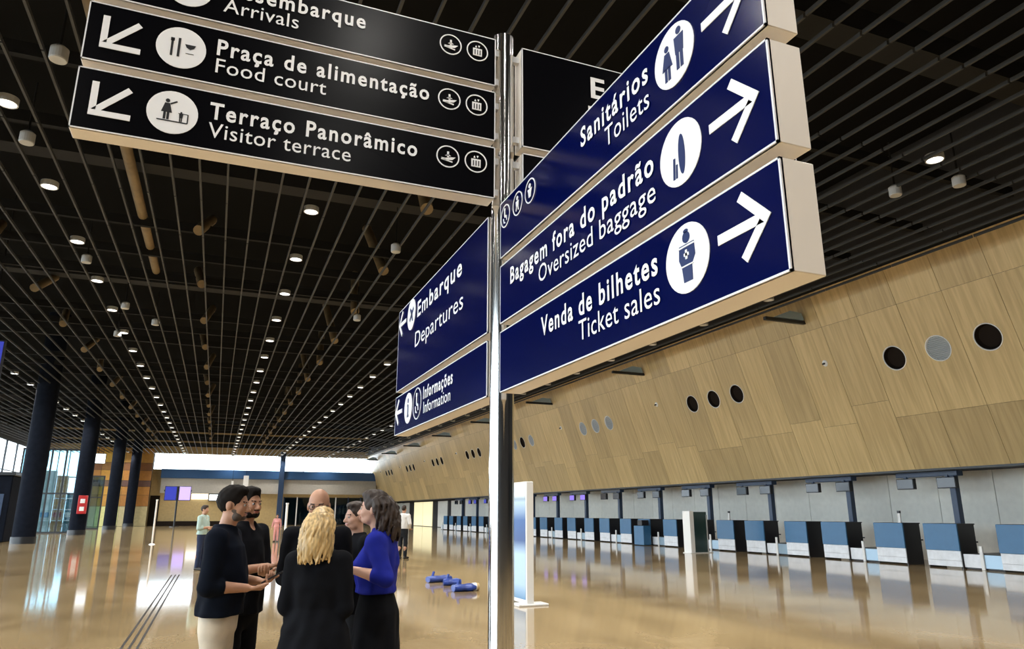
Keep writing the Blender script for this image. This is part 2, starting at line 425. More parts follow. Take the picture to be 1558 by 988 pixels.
# ------------------------------------------------------------------ far end wall
wf = MB()
wf.box(-15.6, 23.4, YEND, YEND + 0.3, 0, 6.8); wf.box(-19, 23.4, YEND, YEND + 0.3, 8.75, 12.6)
wf.box(-15.6, -7.6, YEND, YEND + 0.3, 6.8, 8.75)
wall_far = wf.build('wall_far', 'plaster_tan', kind='structure')
MB().box(-6.5, 20.0, YEND - 0.7, YEND, 3.9, 5.7).build('bulkhead', 'plaster_grey', wall_far)
MB().cbox(-6.6, 20.6, YEND - 1.0, YEND - 0.02, 5.7, 6.8, 0.06).build('blue_beam', 'beam_blue', wall_far)
w1 = empty('window_1', (6, YEND + 0.1, 6.8)); w1['kind'] = 'structure'
for q in range(9):
    xx = -13.6 + q * 3.0
    MB().box(xx + 0.04, xx + 2.96, 0.0, 0.02, 0, 1.95).build('pane', 'pane', w1)
for q in range(4): MB().box(-13.6 + q * 9 - 0.04, -13.6 + q * 9 + 0.04, -0.06, 0.08, 0, 1.95).build('mullion', 'dark_frame', w1)
cb = empty('steel_column', (7.6, YEND - 1.3, 0))
MB().cbox(-0.32, 0.32, -0.25, 0.25, 0, 9.2, 0.03).build('shaft', 'steel_blue', cb)
MB().cbox(-0.45, 0.45, -0.38, 0.24, 0, 0.25, 0.03).build('base_plate', 'steel_blue', cb)
tag(cb, 'dark blue steel column in front of the far clerestory window', 'column')
# glazed doors in the right half of the far wall
dr = empty('door_8', (14.0, YEND - 0.06, 0)); dr['kind'] = 'structure'
MB().box(-5.8, 5.8, 0, 0.05, 0, 3.5).build('dark_opening', 'desk_black', dr)
for q in range(8):
    xx = -5.8 + q * 1.657
    MB().box(xx - 0.07, xx + 0.07, -0.1, 0, 0, 3.55).build('door_frame', 'white_paint' if q % 3 == 1 else 'steel_blue', dr)
for q in range(7): MB().box(-5.7 + q * 1.657, -5.7 + q * 1.657 + 1.46, -0.04, -0.02, 0.05, 3.4).build('pane', 'tinted_pane', dr)

# ------------------------------------------------------------------ left side
wl = MB(); wl.box(-19.2, -19.0, -12, YEND, 8.3, 12.6); wl.box(-19.2, -19.0, 99, YEND, 0, 8.3); wl.box(-19.2, -19.0, -12, -10, 0, 8.3)
wl.build('wall_left', 'dark_wall', kind='structure')
MB().box(-19.2, 23.4, -12.2, -12.0, 0, 12.6).build('wall_back', 'dark_wall', kind='structure')
w3 = empty('window_3', (-17.3, YEND + 0.1, 0)); w3['kind'] = 'structure'
for q in range(3):
    MB().box(-1.7 + q * 1.14 - 0.04, -1.7 + q * 1.14 + 0.04, -0.08, 0.08, 0, 8.75).build('mullion', 'dark_frame', w3)
    MB().box(-1.7 + q * 1.14 + 0.05, -1.7 + q * 1.14 + 1.09, 0, 0.02, 0.1, 8.7).build('pane', 'pane', w3)
for z in (0.0, 2.9, 5.6): MB().box(-1.7, 1.7, -0.05, 0.05, z, z + 0.12).build('transom', 'dark_frame', w3)
w2 = empty('window_2', (-19.1, 38, 0)); w2['kind'] = 'structure'
mu = MB().box(-0.08, 0.08, -0.06, 0.06, 0, 8.3).build('mullion', 'dark_frame', w2); mu.location = (0, -48, 0)
for q in range(1, 28): inst('mullion', mu.data, (0, -48 + 4.0 * q, 0), w2)
for z in (0.1, 2.7, 5.5): MB().box(-0.05, 0.05, -48, 60.5, z, z + 0.1).build('transom', 'dark_frame', w2)
pn = MB().box(-0.01, 0.01, -1.93, 1.93, 0.2, 8.3).build('pane', 'pane', w2); pn.location = (0, -46, 0)
for q in range(1, 27): inst('pane', pn.data, (0, -46 + 4.0 * q, 0), w2)
# round dark columns
cl = empty('hall_column', (-9.3, 46.3, 0))
MB().cyl((0, 0, 0), (0, 0, 12.6), 0.55, n=28).build('shaft', 'dark_column', cl)
MB().cyl((0, 0, 0), (0, 0, 0.35), 0.59, n=28).build('base_ring', 'dark_frame', cl)
tag(cl, 'dark round hall column in the row along the glazed left side', 'column', 'dark columns on the left of the hall')
for Y in (30.0, 62.5, 80.5, 97.0):
    c = copy_tree(cl); c.location = (-9.3, Y, 0)

# ------------------------------------------------------------------ downlights (each lamp carries its own light)
LAMP_W = 86.0
def downlight(loc, label, group):
    r = empty('downlight', loc)
    MB().lathe([(0.15, -0.02), (0.175, -0.02), (0.175, 0.10), (0.15, 0.10)], (0, 0, 0), (0, 0, 1), 20, True).build('housing', 'lamp_body', r)
    MB().prism(circle(0.15, 20), (0, 0, 0.0), (1, 0, 0), (0, 1, 0), (0, 0, 1), -0.012, 0.09).build('lens', 'lamp_lens', r)
    return tag(r, label, 'ceiling light', group)
lamp_data = bpy.data.lights.new('downlight_beam', 'AREA'); lamp_data.shape = 'DISK'; lamp_data.size = 0.28
lamp_data.energy = LAMP_W; lamp_data.color = (1.0, 0.955, 0.89); lamp_data.spread = math.radians(140)
def in_view(p):
    v = np.array(p) - CAM; zc = v @ FW
    return zc > 0 and abs(F * (v @ RT) / zc) < W / 2 and abs(F * (v @ UP) / zc) < H / 2
def lamp_row(X, y0, ymin, proto, lit):
    y = y0 - 3.55 * 5
    while y < YEND - 2:
        if y > ymin:
            o = copy_tree(proto); o.location = (X, y, SLZ + 0.02)
            if lit:
                l = bpy.data.objects.new('downlight_beam' if in_view((X, y, SLZ)) else 'downlight_beam_offscreen', lamp_data)
                l.location = (0, 0, -0.06); link(l, o)
        y += 3.55
first = downlight((0, 0, 0), 'round white downlight set between the ceiling slats', 'round downlights in the slatted ceiling')
for X, y0 in ((-10.25, 14.7), (-4.05, 13.55), (1.44, 12.8), (7.05, 12.3), (12.85, 8.97)): lamp_row(X, y0, -11, first, True)
# white fittings along the slat edge, not shining
for ch in first.children:
    if ch.name.startswith('lens'): ch.data = ch.data.copy(); ch.data.materials[0] = MATS['white_paint']
first['label'] = 'round unlit white ceiling fitting along the slat edge by the veneer wall'; first['group'] = 'unlit fittings along the slat edge'
lamp_row(16.6, 11.0, 17, first, False)
for ch in list(first.children): bpy.data.objects.remove(ch)
bpy.data.objects.remove(first)
# grey cylindrical loudspeakers hanging between the slats
sp = empty('ceiling_speaker', tuple(onz(40, 218, 8.35)))
MB().lathe([(0.001, 0.0), (0.12, 0.0), (0.13, 0.02), (0.13, 0.2), (0.07, 0.25), (0.001, 0.25)], (0, 0, 0), (0, 0, 1), 20).build('drum', 'lamp_body', sp)
MB().cyl((0, 0, 0.24), (0, 0, 1.3), 0.02, n=8).build('hanger', 'beam_grey', sp)
tag(sp, 'grey drum loudspeaker hanging between the ceiling slats', 'speaker', 'drum loudspeakers under the ceiling')
for q in ((88, 92), (131, 400), (190, 470), (178, 512), (602, 384), (543, 488), (1363, 298), (1460, 283), (236, 495)):
    c = copy_tree(sp); c.location = tuple(onz(q[0], q[1], 8.35))

# ------------------------------------------------------------------ lettering
TXT = {}
def text_mesh(s, bold):
    key = (s, bold)
    if key in TXT: return TXT[key]
    cu = bpy.data.curves.new('t', 'FONT'); cu.body = s; cu.size = 1.0; cu.resolution_u = 3
    cu.offset = 0.022 if bold else 0.002
    cu.extrude = 0.0; cu.fill_mode = 'FRONT'
    cu.space_character = 1.2 if bold else 1.05
    o = bpy.data.objects.new('t', cu); col.objects.link(o)
    dg = bpy.context.evaluated_depsgraph_get(); dg.update()
    me = bpy.data.meshes.new_from_object(o.evaluated_get(dg))
    v = np.array([tuple(p.co) for p in me.vertices]); f = [list(p.vertices) for p in me.polygons]
    bpy.data.objects.remove(o); bpy.data.curves.remove(cu); bpy.data.meshes.remove(me)
    TXT[key] = (v, f); return TXT[key]
CAPH = text_mesh('H', False)[0][:, 1].max()

class Face:
    """writing surface: u = reading direction, v = up, n = outwards"""
    def __init__(self, o, u, n): self.o = Vector(o); self.u = Vector(u); self.v = Vector((0, 0, 1)); self.n = Vector(n)
    def poly(self, b, poly, du=0.0, dv=0.0, d0=0.002, d1=0.004): return b.prism([(x + du, y + dv) for x, y in poly], self.o, self.u, self.v, self.n, d0, d1)
    def text(self, s, u0, u1, base, cap, parent, bold):
        v, f = text_mesh(s, bold); x0, x1 = v[:, 0].min(), v[:, 0].max(); sx = (u1 - u0) / (x1 - x0); sy = cap / CAPH
        vs = [self.o + self.u * (u0 + (p[0] - x0) * sx) + self.v * (base + p[1] * sy) + self.n * 0.005 for p in v]
        # one part for each word: cut the line at its widest gaps
        iv = sorted((min(v[i][0] for i in q), max(v[i][0] for i in q)) for q in f); gaps = []; r = iv[0][1]
        for a, b in iv[1:]:
            if a > r: gaps.append((a - r, (a + r) / 2))
            r = max(r, b)
        cuts = sorted(g[1] for g in sorted(gaps, reverse=True)[:s.count(' ')]) + [1e9]; left = -1e9
        for c in cuts:
            fs = [q for q in f if left < v[q[0]][0] <= c]; left = c
            ids = sorted({i for q in fs for i in q}); mp = {i: n for n, i in enumerate(ids)}
            MB().add([vs[i] for i in ids], [[mp[i] for i in q] for q in fs]).build('lettering', 'letter_white', parent)
def bar2(p, q, w):
    dx, dy = q[0] - p[0], q[1] - p[1]; L = math.hypot(dx, dy); nx, ny = -dy / L * w / 2, dx / L * w / 2
    return [(p[0] + nx, p[1] + ny), (p[0] - nx, p[1] - ny), (q[0] - nx, q[1] - ny), (q[0] + nx, q[1] + ny)]
def ell(rx, ry, cx, cy, n=14): return [(cx + rx * math.cos(2 * math.pi * i / n), cy + ry * math.sin(2 * math.pi * i / n)) for i in range(n)]
def figure(cx, cy, s, skirt=False):
    P = [ell(0.09 * s, 0.09 * s, cx, cy + 0.42 * s)]
    if skirt: P += [[(cx - .10 * s, cy + .30 * s), (cx + .10 * s, cy + .30 * s), (cx + .22 * s, cy - .15 * s), (cx - .22 * s, cy - .15 * s)]]
    else: P += [[(cx - .17 * s, cy + .30 * s), (cx + .17 * s, cy + .30 * s), (cx + .14 * s, cy - .12 * s), (cx - .14 * s, cy - .12 * s)]]
    P += [bar2((cx - .07 * s, cy - .12 * s), (cx - .07 * s, cy - .5 * s), .1 * s), bar2((cx + .07 * s, cy - .12 * s), (cx + .07 * s, cy - .5 * s), .1 * s)]
    return P
def pict(face, name, parts, du, dv, parent, material, d=0.007):
    b = MB()
    for p in parts: face.poly(b, p, du, dv, 0.004, d)
    return b.build(name, material, parent)
def disc(face, u, v, r, parent): return face.poly(MB(), circle(r, 36), u, v, 0.002, 0.005).build('pictogram_disc', 'letter_white', parent)
def arrow(face, tip, dirv, L, w, head, parent):
    """arrow with chevron head; tip position, unit direction, shaft length"""
    dx, dy = dirv; t = (tip[0], tip[1]); b = MB()
    tail = (t[0] - dx * L, t[1] - dy * L)
    face.poly(b, bar2((t[0] - dx * w * 0.6, t[1] - dy * w * 0.6), tail, w), d1=0.0050)
    for s in (-1, 1):
        ca, sa = math.cos(math.radians(135 * s)), math.sin(math.radians(135 * s))
        hx, hy = dx * ca - dy * sa, dx * sa + dy * ca
        tt = (t[0] - dx * w * 0.7, t[1] - dy * w * 0.7)
        e = (tt[0] + hx * head, tt[1] + hy * head); st = (tt[0] - hx * w * 0.5, tt[1] - hy * w * 0.5)
        face.poly(b, bar2(st, e, w), d1=0.0052 + 0.0002 * s)
    return b.build('arrow', 'letter_white', parent)
def ring(face, u, v, r, parent):
    b = MB(); b.lathe([(r, 0.002), (r, 0.005), (r - 0.008, 0.005), (r - 0.008, 0.002)], face.o + face.u * u + face.v * v, face.n, 28, True)
    return b.build('service_ring', 'letter_white', parent)
HAND = [[(-.045, -.012), (-.02, -.03), (.03, -.02), (.05, 0), (.02, -.004), (-.02, -.014)], bar2((-.045, -.022), (.03, -.036), .008), bar2((0, -.006), (0, .034), .013), [(-.02, .004), (.02, .004), (0, .016)]]
LIFT = [[(-.032, -.038), (.032, -.038), (.032, .018), (-.032, .018)], [(-.018, .026), (-.004, .026), (-.011, .042)], [(.004, .042), (.018, .042), (.011, .026)]]
LIFTIN = [bar2((-.018, .006), (-.018, -.03), .007), bar2((0, .006), (0, -.03), .007), bar2((.018, .006), (.018, -.03), .007)]
WHEEL = [ell(.012, .012, -.005, .042), bar2((-.005, .03), (-.003, -.006), .015), bar2((-.003, -.006), (.022, -.008), .012), bar2((.022, -.008), (.03, -.036), .01), [(-.03, -.012), (-.018, -.012), (-.012, -.035), (.006, -.043), (.006, -.05), (-.02, -.044)]]
BABY = [ell(.014, .014, 0, .034), [(-.022, .016), (.022, .016), (.016, -.02), (-.016, -.02)], bar2((-.01, -.02), (-.018, -.045), .011), bar2((.01, -.02), (.018, -.045), .011)]
BABY2 = [ell(.016, .014, 0, .03), [(-.03, .012), (.03, .012), (.02, -.012), (.014, -.04), (-.014, -.04), (-.02, -.012)]]

# ------------------------------------------------------------------ the signpost
PX, PY = 1.585, 4.105
post = empty('signpost', (PX, PY, 0))
tag(post, 'chrome signpost carrying crossed blue and black airport direction panels', 'signpost')
MB().cyl((0, 0, 0), (0, 0, 4.86), 0.076, n=48).cyl((0, 0, 4.86), (0, 0, 4.885), 0.07, 0.04, n=48).build('pole', 'chrome', post)
MB().cyl((0, 0, 0.0), (0, 0, 0.025), 0.2, n=40).cyl((0, 0, 0.025), (0, 0, 0.06), 0.10, 0.085, n=40).build('base_plate', 'chrome', post)
def sign_panel(axis, a0, a1, z0, z1, c, th, color, label):
    """box panel along Y ('y') or X ('x') between a0 and a1, centred at c across, with framed face plates"""
    e = 0.007; lo, hi = c - th / 2, c + th / 2
    def bx(b, A0_, A1_, L, Hh, Z0, Z1, ch=0.0):
        r = (L - PX, Hh - PX, A0_ - PY, A1_ - PY, Z0, Z1) if axis == 'y' else (A0_ - PX, A1_ - PX, L - PY, Hh - PY, Z0, Z1)
        return b.cbox(*r, ch) if ch else b.box(*r)
    p = bx(MB(), a0, a1, lo, hi, z0, z1, 0.003).build('sign_panel', 'sign_body', post); p['label'] = label
    b = MB()                                            # bright frame around the front face
    for (A, B, Z0, Z1) in ((a0, a1, z1 - e, z1), (a0, a1, z0, z0 + e), (a0, a0 + e, z0, z1), (a1 - e, a1, z0, z1)):
        bx(b, A, B, lo - 0.003, lo + 0.01, Z0, Z1)
    b.build('face_frame', 'sign_edge', p)
    bx(MB(), a0 + e, a1 - e, lo - 0.0015, lo + 0.01, z0 + e, z1 - e).build('face_plate', color, p)
    bx(MB(), a0 + e, a1 - e, hi - 0.01, hi + 0.0015, z0 + e, z1 - e).build('rear_plate', color, p)
    br = MB()
    near = a1 if abs(a1 - (PY if axis == 'y' else PX)) < abs(a0 - (PY if axis == 'y' else PX)) else a0
    q = PY if axis == 'y' else PX
    for zz in (z0 + 0.07, z1 - 0.07):
        bx(br, min(near, q), max(near, q), c - 0.018, c + 0.018, zz - 0.022, zz + 0.022)
    br.build('bracket', 'bracket', p)
    if axis == 'y': f = Face((lo - 0.0015 - PX, a1 - PY, z0), (0, -1, 0), (-1, 0, 0))
    else: f = Face((a0 - PX, lo - 0.0015 - PY, z0), (1, 0, 0), (0, -1, 0))
    return p, f
YN0, YN1 = 1.53, 3.915; XC = 1.567; TH_ = 0.134
# near blue arm: u is measured from the far end (Y = 3.915) towards the camera
rows = [(2.285, 'Venda de bilhetes', 'Ticket sales', 3.30, 2.205, 2.875, 2.20, 'blue panel reading Venda de bilhetes, Ticket sales'),
        (2.705, 'Bagagem fora do padrão', 'Oversized baggage', 3.735, 2.195, 3.325, 2.192, 'blue panel reading Bagagem fora do padrão, Oversized baggage'),
        (3.125, 'Sanitários', 'Toilets', 2.805, 2.20, 2.57, 2.20, 'blue panel reading Sanitários, Toilets')]
for i, (z0, t1, t2, a, b_, c_, d_, lab) in enumerate(rows):
    p, f = sign_panel('y', YN0, YN1, z0, z0 + 0.37, XC, TH_, 'sign_blue', lab)
    f.text(t1, YN1 - a, YN1 - b_, 0.205, 0.098, p, True)
    f.text(t2, YN1 - c_, YN1 - d_, 0.085, 0.095, p, False)
    uc = YN1 - 2.018; disc(f, uc, 0.205, 0.131, p)
    arrow(f, (YN1 - 1.583, 0.205), (1, 0), 0.258, 0.036, 0.155, p)
    if i == 0:
        pict(f, 'pictogram', [ell(.022, .022, .004, .078), [(-.04, .052), (.048, .052), (.052, .0), (.03, -.03), (.03, -.09), (-.022, -.09), (-.03, -.03), (-.045, .0)], ell(.014, .008, .004, .102)], uc, 0.205, p, 'icon_blue')
        pict(f, 'ticket', [bar2((-.012, .012), (.018, .012), .012), bar2((.003, -.006), (.003, .03), .012), bar2((-.045, .044), (.05, .044), .006), bar2((-.04, -.03), (.04, -.03), .005)], uc, 0.205, p, 'letter_white', 0.009)
    elif i == 1:
        pict(f, 'pictogram', [ell(.020, .082, .012, .0, 22), bar2((-.042, -.085), (-.036, .0), .012), bar2((-.026, -.085), (-.022, -.03), .010)], uc, 0.195, p, 'icon_blue')
    else:
        pict(f, 'pictogram', figure(-.042, -.012, .155, True) + figure(.04, .012, .18), uc, 0.205, p, 'icon_blue')
        for q, (yy, gl) in enumerate(((3.822, WHEEL), (3.622, BABY), (3.435, BABY2))):
            ring(f, YN1 - yy, 0.253, 0.075, p); pict(f, 'service_icon', gl, YN1 - yy, 0.253, p, 'letter_white')
# far blue arm: u measured from its far end (Y = 6.68)
YF0, YF1 = 4.14, 6.68
p, f = sign_panel('y', YF0, YF1, 2.705, 3.50, XC, TH_, 'sign_blue', 'tall blue panel reading Embarque, Departures')
f.text('Embarque', YF1 - 5.95, YF1 - 4.68, 0.565, 0.135, p, True); f.text('Departures', YF1 - 6.00, YF1 - 4.64, 0.30, 0.135, p, False)
disc(f, YF1 - 6.17, 0.645, 0.145, p); arrow(f, (YF1 - 6.655, 0.645), (-1, 0), 0.28, 0.036, 0.16, p)
pict(f, 'pictogram', [bar2((-.06, -.05), (.07, .045), .032), [(-.02, .01), (.03, .0), (.055, -.075), (.03, -.07)], [(-.01, .0), (.02, .03), (-.055, .07), (-.06, .05)]], YF1 - 6.16, 0.645, p, 'icon_blue')
p, f = sign_panel('y', YF0, YF1, 2.295, 2.655, XC, TH_, 'sign_blue', 'blue panel reading Informações, Information')
f.text('Informações', YF1 - 5.66, YF1 - 4.85, 0.205, 0.098, p, True); f.text('Information', YF1 - 5.64, YF1 - 4.90, 0.085, 0.092, p, False)
disc(f, YF1 - 6.165, 0.195, 0.135, p); arrow(f, (YF1 - 6.668, 0.205), (-1, 0), 0.27, 0.036, 0.155, p)
pict(f, 'pictogram', [bar2((0, -.07), (0, .028), .036), ell(.022, .022, 0, .066), bar2((-.03, -.07), (.03, -.07), .02), bar2((-.026, .026), (0, .026), .02)], YF1 - 6.165, 0.195, p, 'icon_blue')
ring(f, YF1 - 5.86, 0.195, 0.135, p); pict(f, 'service_icon', [[(x * 1.7, y * 1.7) for x, y in q] for q in WHEEL], YF1 - 5.86, 0.195, p, 'letter_white')
# black arm on the left of the pole: u measured from X = -0.912
XB0, XB1 = -0.912, 1.49; YC = 4.0 + 0.067
brow = [(3.570, 'Terraço Panorâmico', 'Visitor terrace', -0.245, 0.965, -0.242, 0.557, 'black panel reading Terraço Panorâmico, Visitor terrace'),
        (3.985, 'Praça de alimentação', 'Food court', -0.245, 1.03, -0.242, 0.385, 'black panel reading Praça de alimentação, Food court'),
        (4.398, 'Desembarque', 'Arrivals', -0.245, 0.598, -0.238, 0.192, 'black panel reading Desembarque, Arrivals')]
for i, (z0, t1, t2, a, b_, c_, d_, lab) in enumerate(brow):
    p, f = sign_panel('x', XB0, XB1, z0, z0 + 0.366, YC, TH_, 'sign_black', lab)
    f.text(t1, a - XB0, b_ - XB0, 0.195, 0.100, p, True); f.text(t2, c_ - XB0, d_ - XB0, 0.078, 0.092, p, False)
    uc = -0.432 - XB0; disc(f, uc, 0.188, 0.131, p)
    s2 = math.sqrt(0.5); arrow(f, (-0.835 - XB0, 0.088), (-s2, -s2), 0.262, 0.034, 0.185, p)
    if i == 0: pict(f, 'pictogram', [[(x - .03, y + .015) for x, y in q] for q in figure(0, 0, .125, True)] + [bar2((-.015, .05), (.018, .07), .008), bar2((-.075, -.055), (.08, -.055), .006), bar2((.08, -.055), (.08, .0), .006), bar2((.03, .0), (.08, .0), .003)] + [[(x + .045, y - .02) for x, y in q] for q in figure(0, 0, .06)], uc, 0.188, p, 'icon_black')
    elif i == 1: pict(f, 'pictogram', [bar2((-.048, -.06), (-.048, .045), .012), bar2((-.058, .045), (-.038, .045), .02), bar2((-.012, -.06), (-.012, .06), .013), [(.018, .028), (.075, .028), (.066, .008), (.047, -.002), (.027, .008)], bar2((.026, -.03), (.068, -.03), .003)], uc, 0.188, p, 'icon_black')
    else: pict(f, 'pictogram', [bar2((-.06, .05), (.07, -.045), .032), [(-.02, -.01), (.03, .0), (.055, .075), (.03, .07)], [(-.01, .0), (.02, -.03), (-.055, -.07), (-.06, -.05)]], uc, 0.188, p, 'icon_black')
    for q, (xx, gl) in enumerate(((1.167, HAND), (1.356, LIFT))):
        ring(f, xx - XB0, 0.235, 0.077, p); g = pict(f, 'service_icon', gl, xx - XB0, 0.235, p, 'letter_white')
    pict(f, 'service_icon_detail', LIFTIN, 1.356 - XB0, 0.235, p, 'icon_black', 0.009)
# black arm on the right of the pole
XR0, XR1 = 1.685, 4.09
p, f = sign_panel('x', XR0, XR1, 3.985, 4.75, YC, TH_, 'sign_black', 'tall black panel with white lettering, half hidden by the blue panels')
f.text('Embarque', 2.22 - XR0, 3.45 - XR0, 0.50, 0.16, p, True); f.text('Departures', 2.195 - XR0, 3.50 - XR0, 0.275, 0.15, p, False)
sign_panel('x', XR0, XR1, 3.570, 3.936, YC, TH_, 'sign_black', 'plain lower black panel half hidden by the blue panels')

# ------------------------------------------------------------------ check-in desks, belts and display gantries along the right wall
DX = 20.4
def make_desk(name):
    r = empty(name)
    MB().cbox(0.0, 0.05, -0.56, 0.56, 0.50, 1.27, 0.006).build('front_panel', 'desk_blue', r)
    MB().cbox(0.02, 0.06, -0.55, 0.55, 0.22, 0.495, 0.004).build('lower_panel', 'desk_white', r)
    MB().cbox(0.02, 0.06, -0.55, 0.55, 0.05, 0.215, 0.004).build('kick_panel', 'desk_white', r)
    MB().box(0.05, 0.75, -0.56, -0.52, 0.0, 1.24).build('side_panel', 'desk_black', r)
    MB().box(0.05, 0.75, 0.52, 0.56, 0.0, 1.24).build('side_panel', 'desk_black', r)
    MB().cbox(0.04, 0.80, -0.56, 0.56, 1.24, 1.275, 0.006).build('counter_top', 'desk_black', r)
    MB().cbox(0.30, 0.90, -0.515, 0.515, 0.72, 0.76, 0.006).build('work_surface', 'desk_black', r)
    return r
def make_belt(name):
    r = empty(name)
    MB().cbox(0.10, 0.16, -0.58, -0.02, 0.05, 0.42, 0.005).build('front_panel', 'desk_steel', r)
    MB().cbox(0.10, 0.16, 0.02, 0.58, 0.05, 0.42, 0.005).build('front_panel', 'desk_white', r)
    MB().cbox(0.14, 1.9, -0.58, 0.58, 0.0, 0.40, 0.01).build('bed', 'desk_black', r)
    MB().cbox(0.16, 1.9, -0.55, 0.55, 0.40, 0.43, 0.008).build('belt', 'desk_black', r)
    MB().cbox(0.75, 1.15, -0.56, -0.05, 0.42, 0.92, 0.02).build('scale_console', 'desk_black', r)
    MB().cbox(0.06, 0.11, -0.05, 0.05, 0.0, 0.66, 0.008).build('guide_post', 'white_paint', r)
    return r
def make_gantry(name, screen):
    r = empty(name)
    MB().cbox(-0.10, 0.10, -0.10, 0.10, 0.0, 2.86, 0.01).build('post', 'steel_blue', r)
    MB().cbox(-0.14, 0.14, -0.25, 2.0, 2.72, 2.88, 0.012).build('arm', 'steel_blue', r)
    for yy in (0.12, 1.62):
        d = MB().cbox(-0.20, -0.06, yy - 0.33, yy + 0.33, 2.34, 2.69, 0.012).build('display', 'desk_black', r)
        MB().box(-0.206, -0.199, yy - 0.30, yy + 0.30, 2.37, 2.66).build('screen', screen, d)
        MB().box(-0.16, -0.1, yy - 0.05, yy + 0.05, 2.66, 2.76).build('display_mount', 'steel_blue', d)
    return r
desk0 = make_desk('check_in_desk'); belt0 = make_belt('baggage_belt')
gd = make_gantry('display_gantry', 'screen_dark'); gp = make_gantry('display_gantry', 'screen_purple'); gb = make_gantry('display_gantry', 'screen_blue')
used = set()
def use(proto, loc):
    o = proto if proto.name not in used else copy_tree(proto)
    used.add(proto.name); o.location = loc; return o
for n in range(14):
    yp = 12.05 + 4.15 * n
    for off, lab in ((-0.2, 'blue-fronted check-in desk standing directly beside a gantry post'), (1.65, 'blue-fronted check-in desk midway between two gantry posts')):
        if yp + off < 13.0: continue
        o = use(desk0, (DX, yp + off, 0)); tag(o, lab, 'check-in desk', 'check-in desks along the right wall')
    if True:
        o = use(belt0, (DX, yp + 2.80, 0)); tag(o, 'low steel-fronted baggage belt between two blue check-in desks', 'baggage belt', 'baggage belts between the desks')
    if n == 0: continue
    g, lab = (gd, 'dark blue gantry post carrying two black switched-off screens over the desks')
    if n in (7, 8): g, lab = gp, 'dark blue gantry post carrying two lit purple screens over the desks'
    if n in (11, 12): g, lab = gb, 'dark blue gantry post carrying two dim blue screens over the far desks'
    o = use(g, (DX + 1.2, yp, 0)); tag(o, lab, 'display gantry', 'screen gantries over the check-in desks')
# white ticket readers on two desks
for n, off in ((1, 1.45), (3, 1.75)):
    r = empty('ticket_reader', (DX + 0.35, 12.05 + 4.15 * n + off, 1.272))
    MB().cbox(-0.05, 0.05, -0.06, 0.06, 0, 0.03, 0.005).build('foot', 'white_paint', r)
    MB().cbox(-0.025, 0.025, -0.045, 0.045, 0.03, 0.30, 0.005).build('body', 'white_paint', r)
    MB().cbox(-0.03, 0.03, -0.05, 0.05, 0.30, 0.38, 0.005).build('reader_head', 'desk_black', r)
    tag(r, 'white upright ticket reader ' + ('on a desk with no totem near it' if n == 1 else 'on the desk just past the green glass totem'), 'ticket reader')
# warm light strip under the veneer edge
o = MB().box(A0[0] + 0.20, A0[0] + 0.26, 37.0, 61.0, 2.89, 2.93).build('light_strip', 'warm_strip'); tag(o, 'thin warm light strip under the lower edge of the veneer wall', 'strip light')
# blue waste bin between two desks
r = empty('waste_bin', (DX - 0.3, 32.3, 0))
MB().cbox(-0.22, 0.22, -0.45, 0.45, 0.02, 0.95, 0.02).build('body', 'desk_blue', r)
MB().cbox(-0.20, 0.20, -0.30, 0.12, 0.95, 1.22, 0.02).build('hood', 'desk_black', r)
tag(r, 'blue bin with black hood standing in front of the check-in desks', 'bin')

# ------------------------------------------------------------------ free-standing boards
def banner_mat():
    M = bpy.data.materials.new('banner_print'); M.use_nodes = True; nt = M.node_tree; b = nt.nodes['Principled BSDF']
    tc = nt.nodes.new('ShaderNodeTexCoord'); sx = nt.nodes.new('ShaderNodeSeparateXYZ'); nt.links.new(tc.outputs['Object'], sx.inputs[0])
    mr = nt.nodes.new('ShaderNodeMapRange'); mr.inputs[1].default_value = 0.1; mr.inputs[2].default_value = 2.1; nt.links.new(sx.outputs['Z'], mr.inputs[0])
    r = nt.nodes.new('ShaderNodeValToRGB'); cr = r.color_ramp
    cr.elements[0].position = 0.0; cr.elements[0].color = (0.10, 0.24, 0.42, 1); cr.elements[1].position = 1.0; cr.elements[1].color = (0.75, 0.8, 0.85, 1)
    for p, c in ((0.12, (0.42, 0.58, 0.75)), (0.38, (0.45, 0.62, 0.8)), (0.5, (0.008, 0.06, 0.24)), (0.68, (0.01, 0.09, 0.32)), (0.84, (0.45, 0.6, 0.75)), (0.87, (0.25, 0.35, 0.45)), (0.9, (0.7, 0.75, 0.8))):
        e = cr.elements.new(p); e.color = (*c, 1)
    nt.links.new(mr.outputs[0], r.inputs[0]); nt.links.new(r.outputs[0], b.inputs['Base Color']); b.inputs['Roughness'].default_value = 0.3
    MATS['banner'] = M
banner_mat()
r = empty('display_board', (5.32, 12.95, 0))
MB().cbox(-0.07, 0.07, -0.62, 0.62, 0.03, 2.15, 0.008).build('slab', 'white_paint', r)
MB().box(-0.076, -0.069, -0.57, 0.57, 0.10, 2.11).build('printed_face', 'banner', r)
MB().cbox(-0.24, 0.34, -0.66, -0.30, 0.0, 0.035, 0.008).build('foot', 'white_paint', r)
MB().cbox(-0.24, 0.34, 0.30, 0.66, 0.0, 0.035, 0.008).build('foot', 'white_paint', r)
tag(r, 'free-standing white board with blue gradient print, on flat feet behind the signpost', 'display board')
t2 = onz(1050, 842); r = empty('totem_screen', (t2[0], t2[1], 0), 0.0)
MB().cbox(-0.10, 0.10, -0.25, 0.25, 0.0, 1.66, 0.01).build('white_slab', 'white_paint', r)
MB().cbox(0.10, 0.85, -0.08, 0.08, 0.03, 1.62, 0.008).build('glass_panel', 'green_glass_door', r)
MB().cbox(0.82, 0.88, -0.10, 0.10, 0.0, 1.5, 0.008).build('side_rail', 'lamp_body', r)
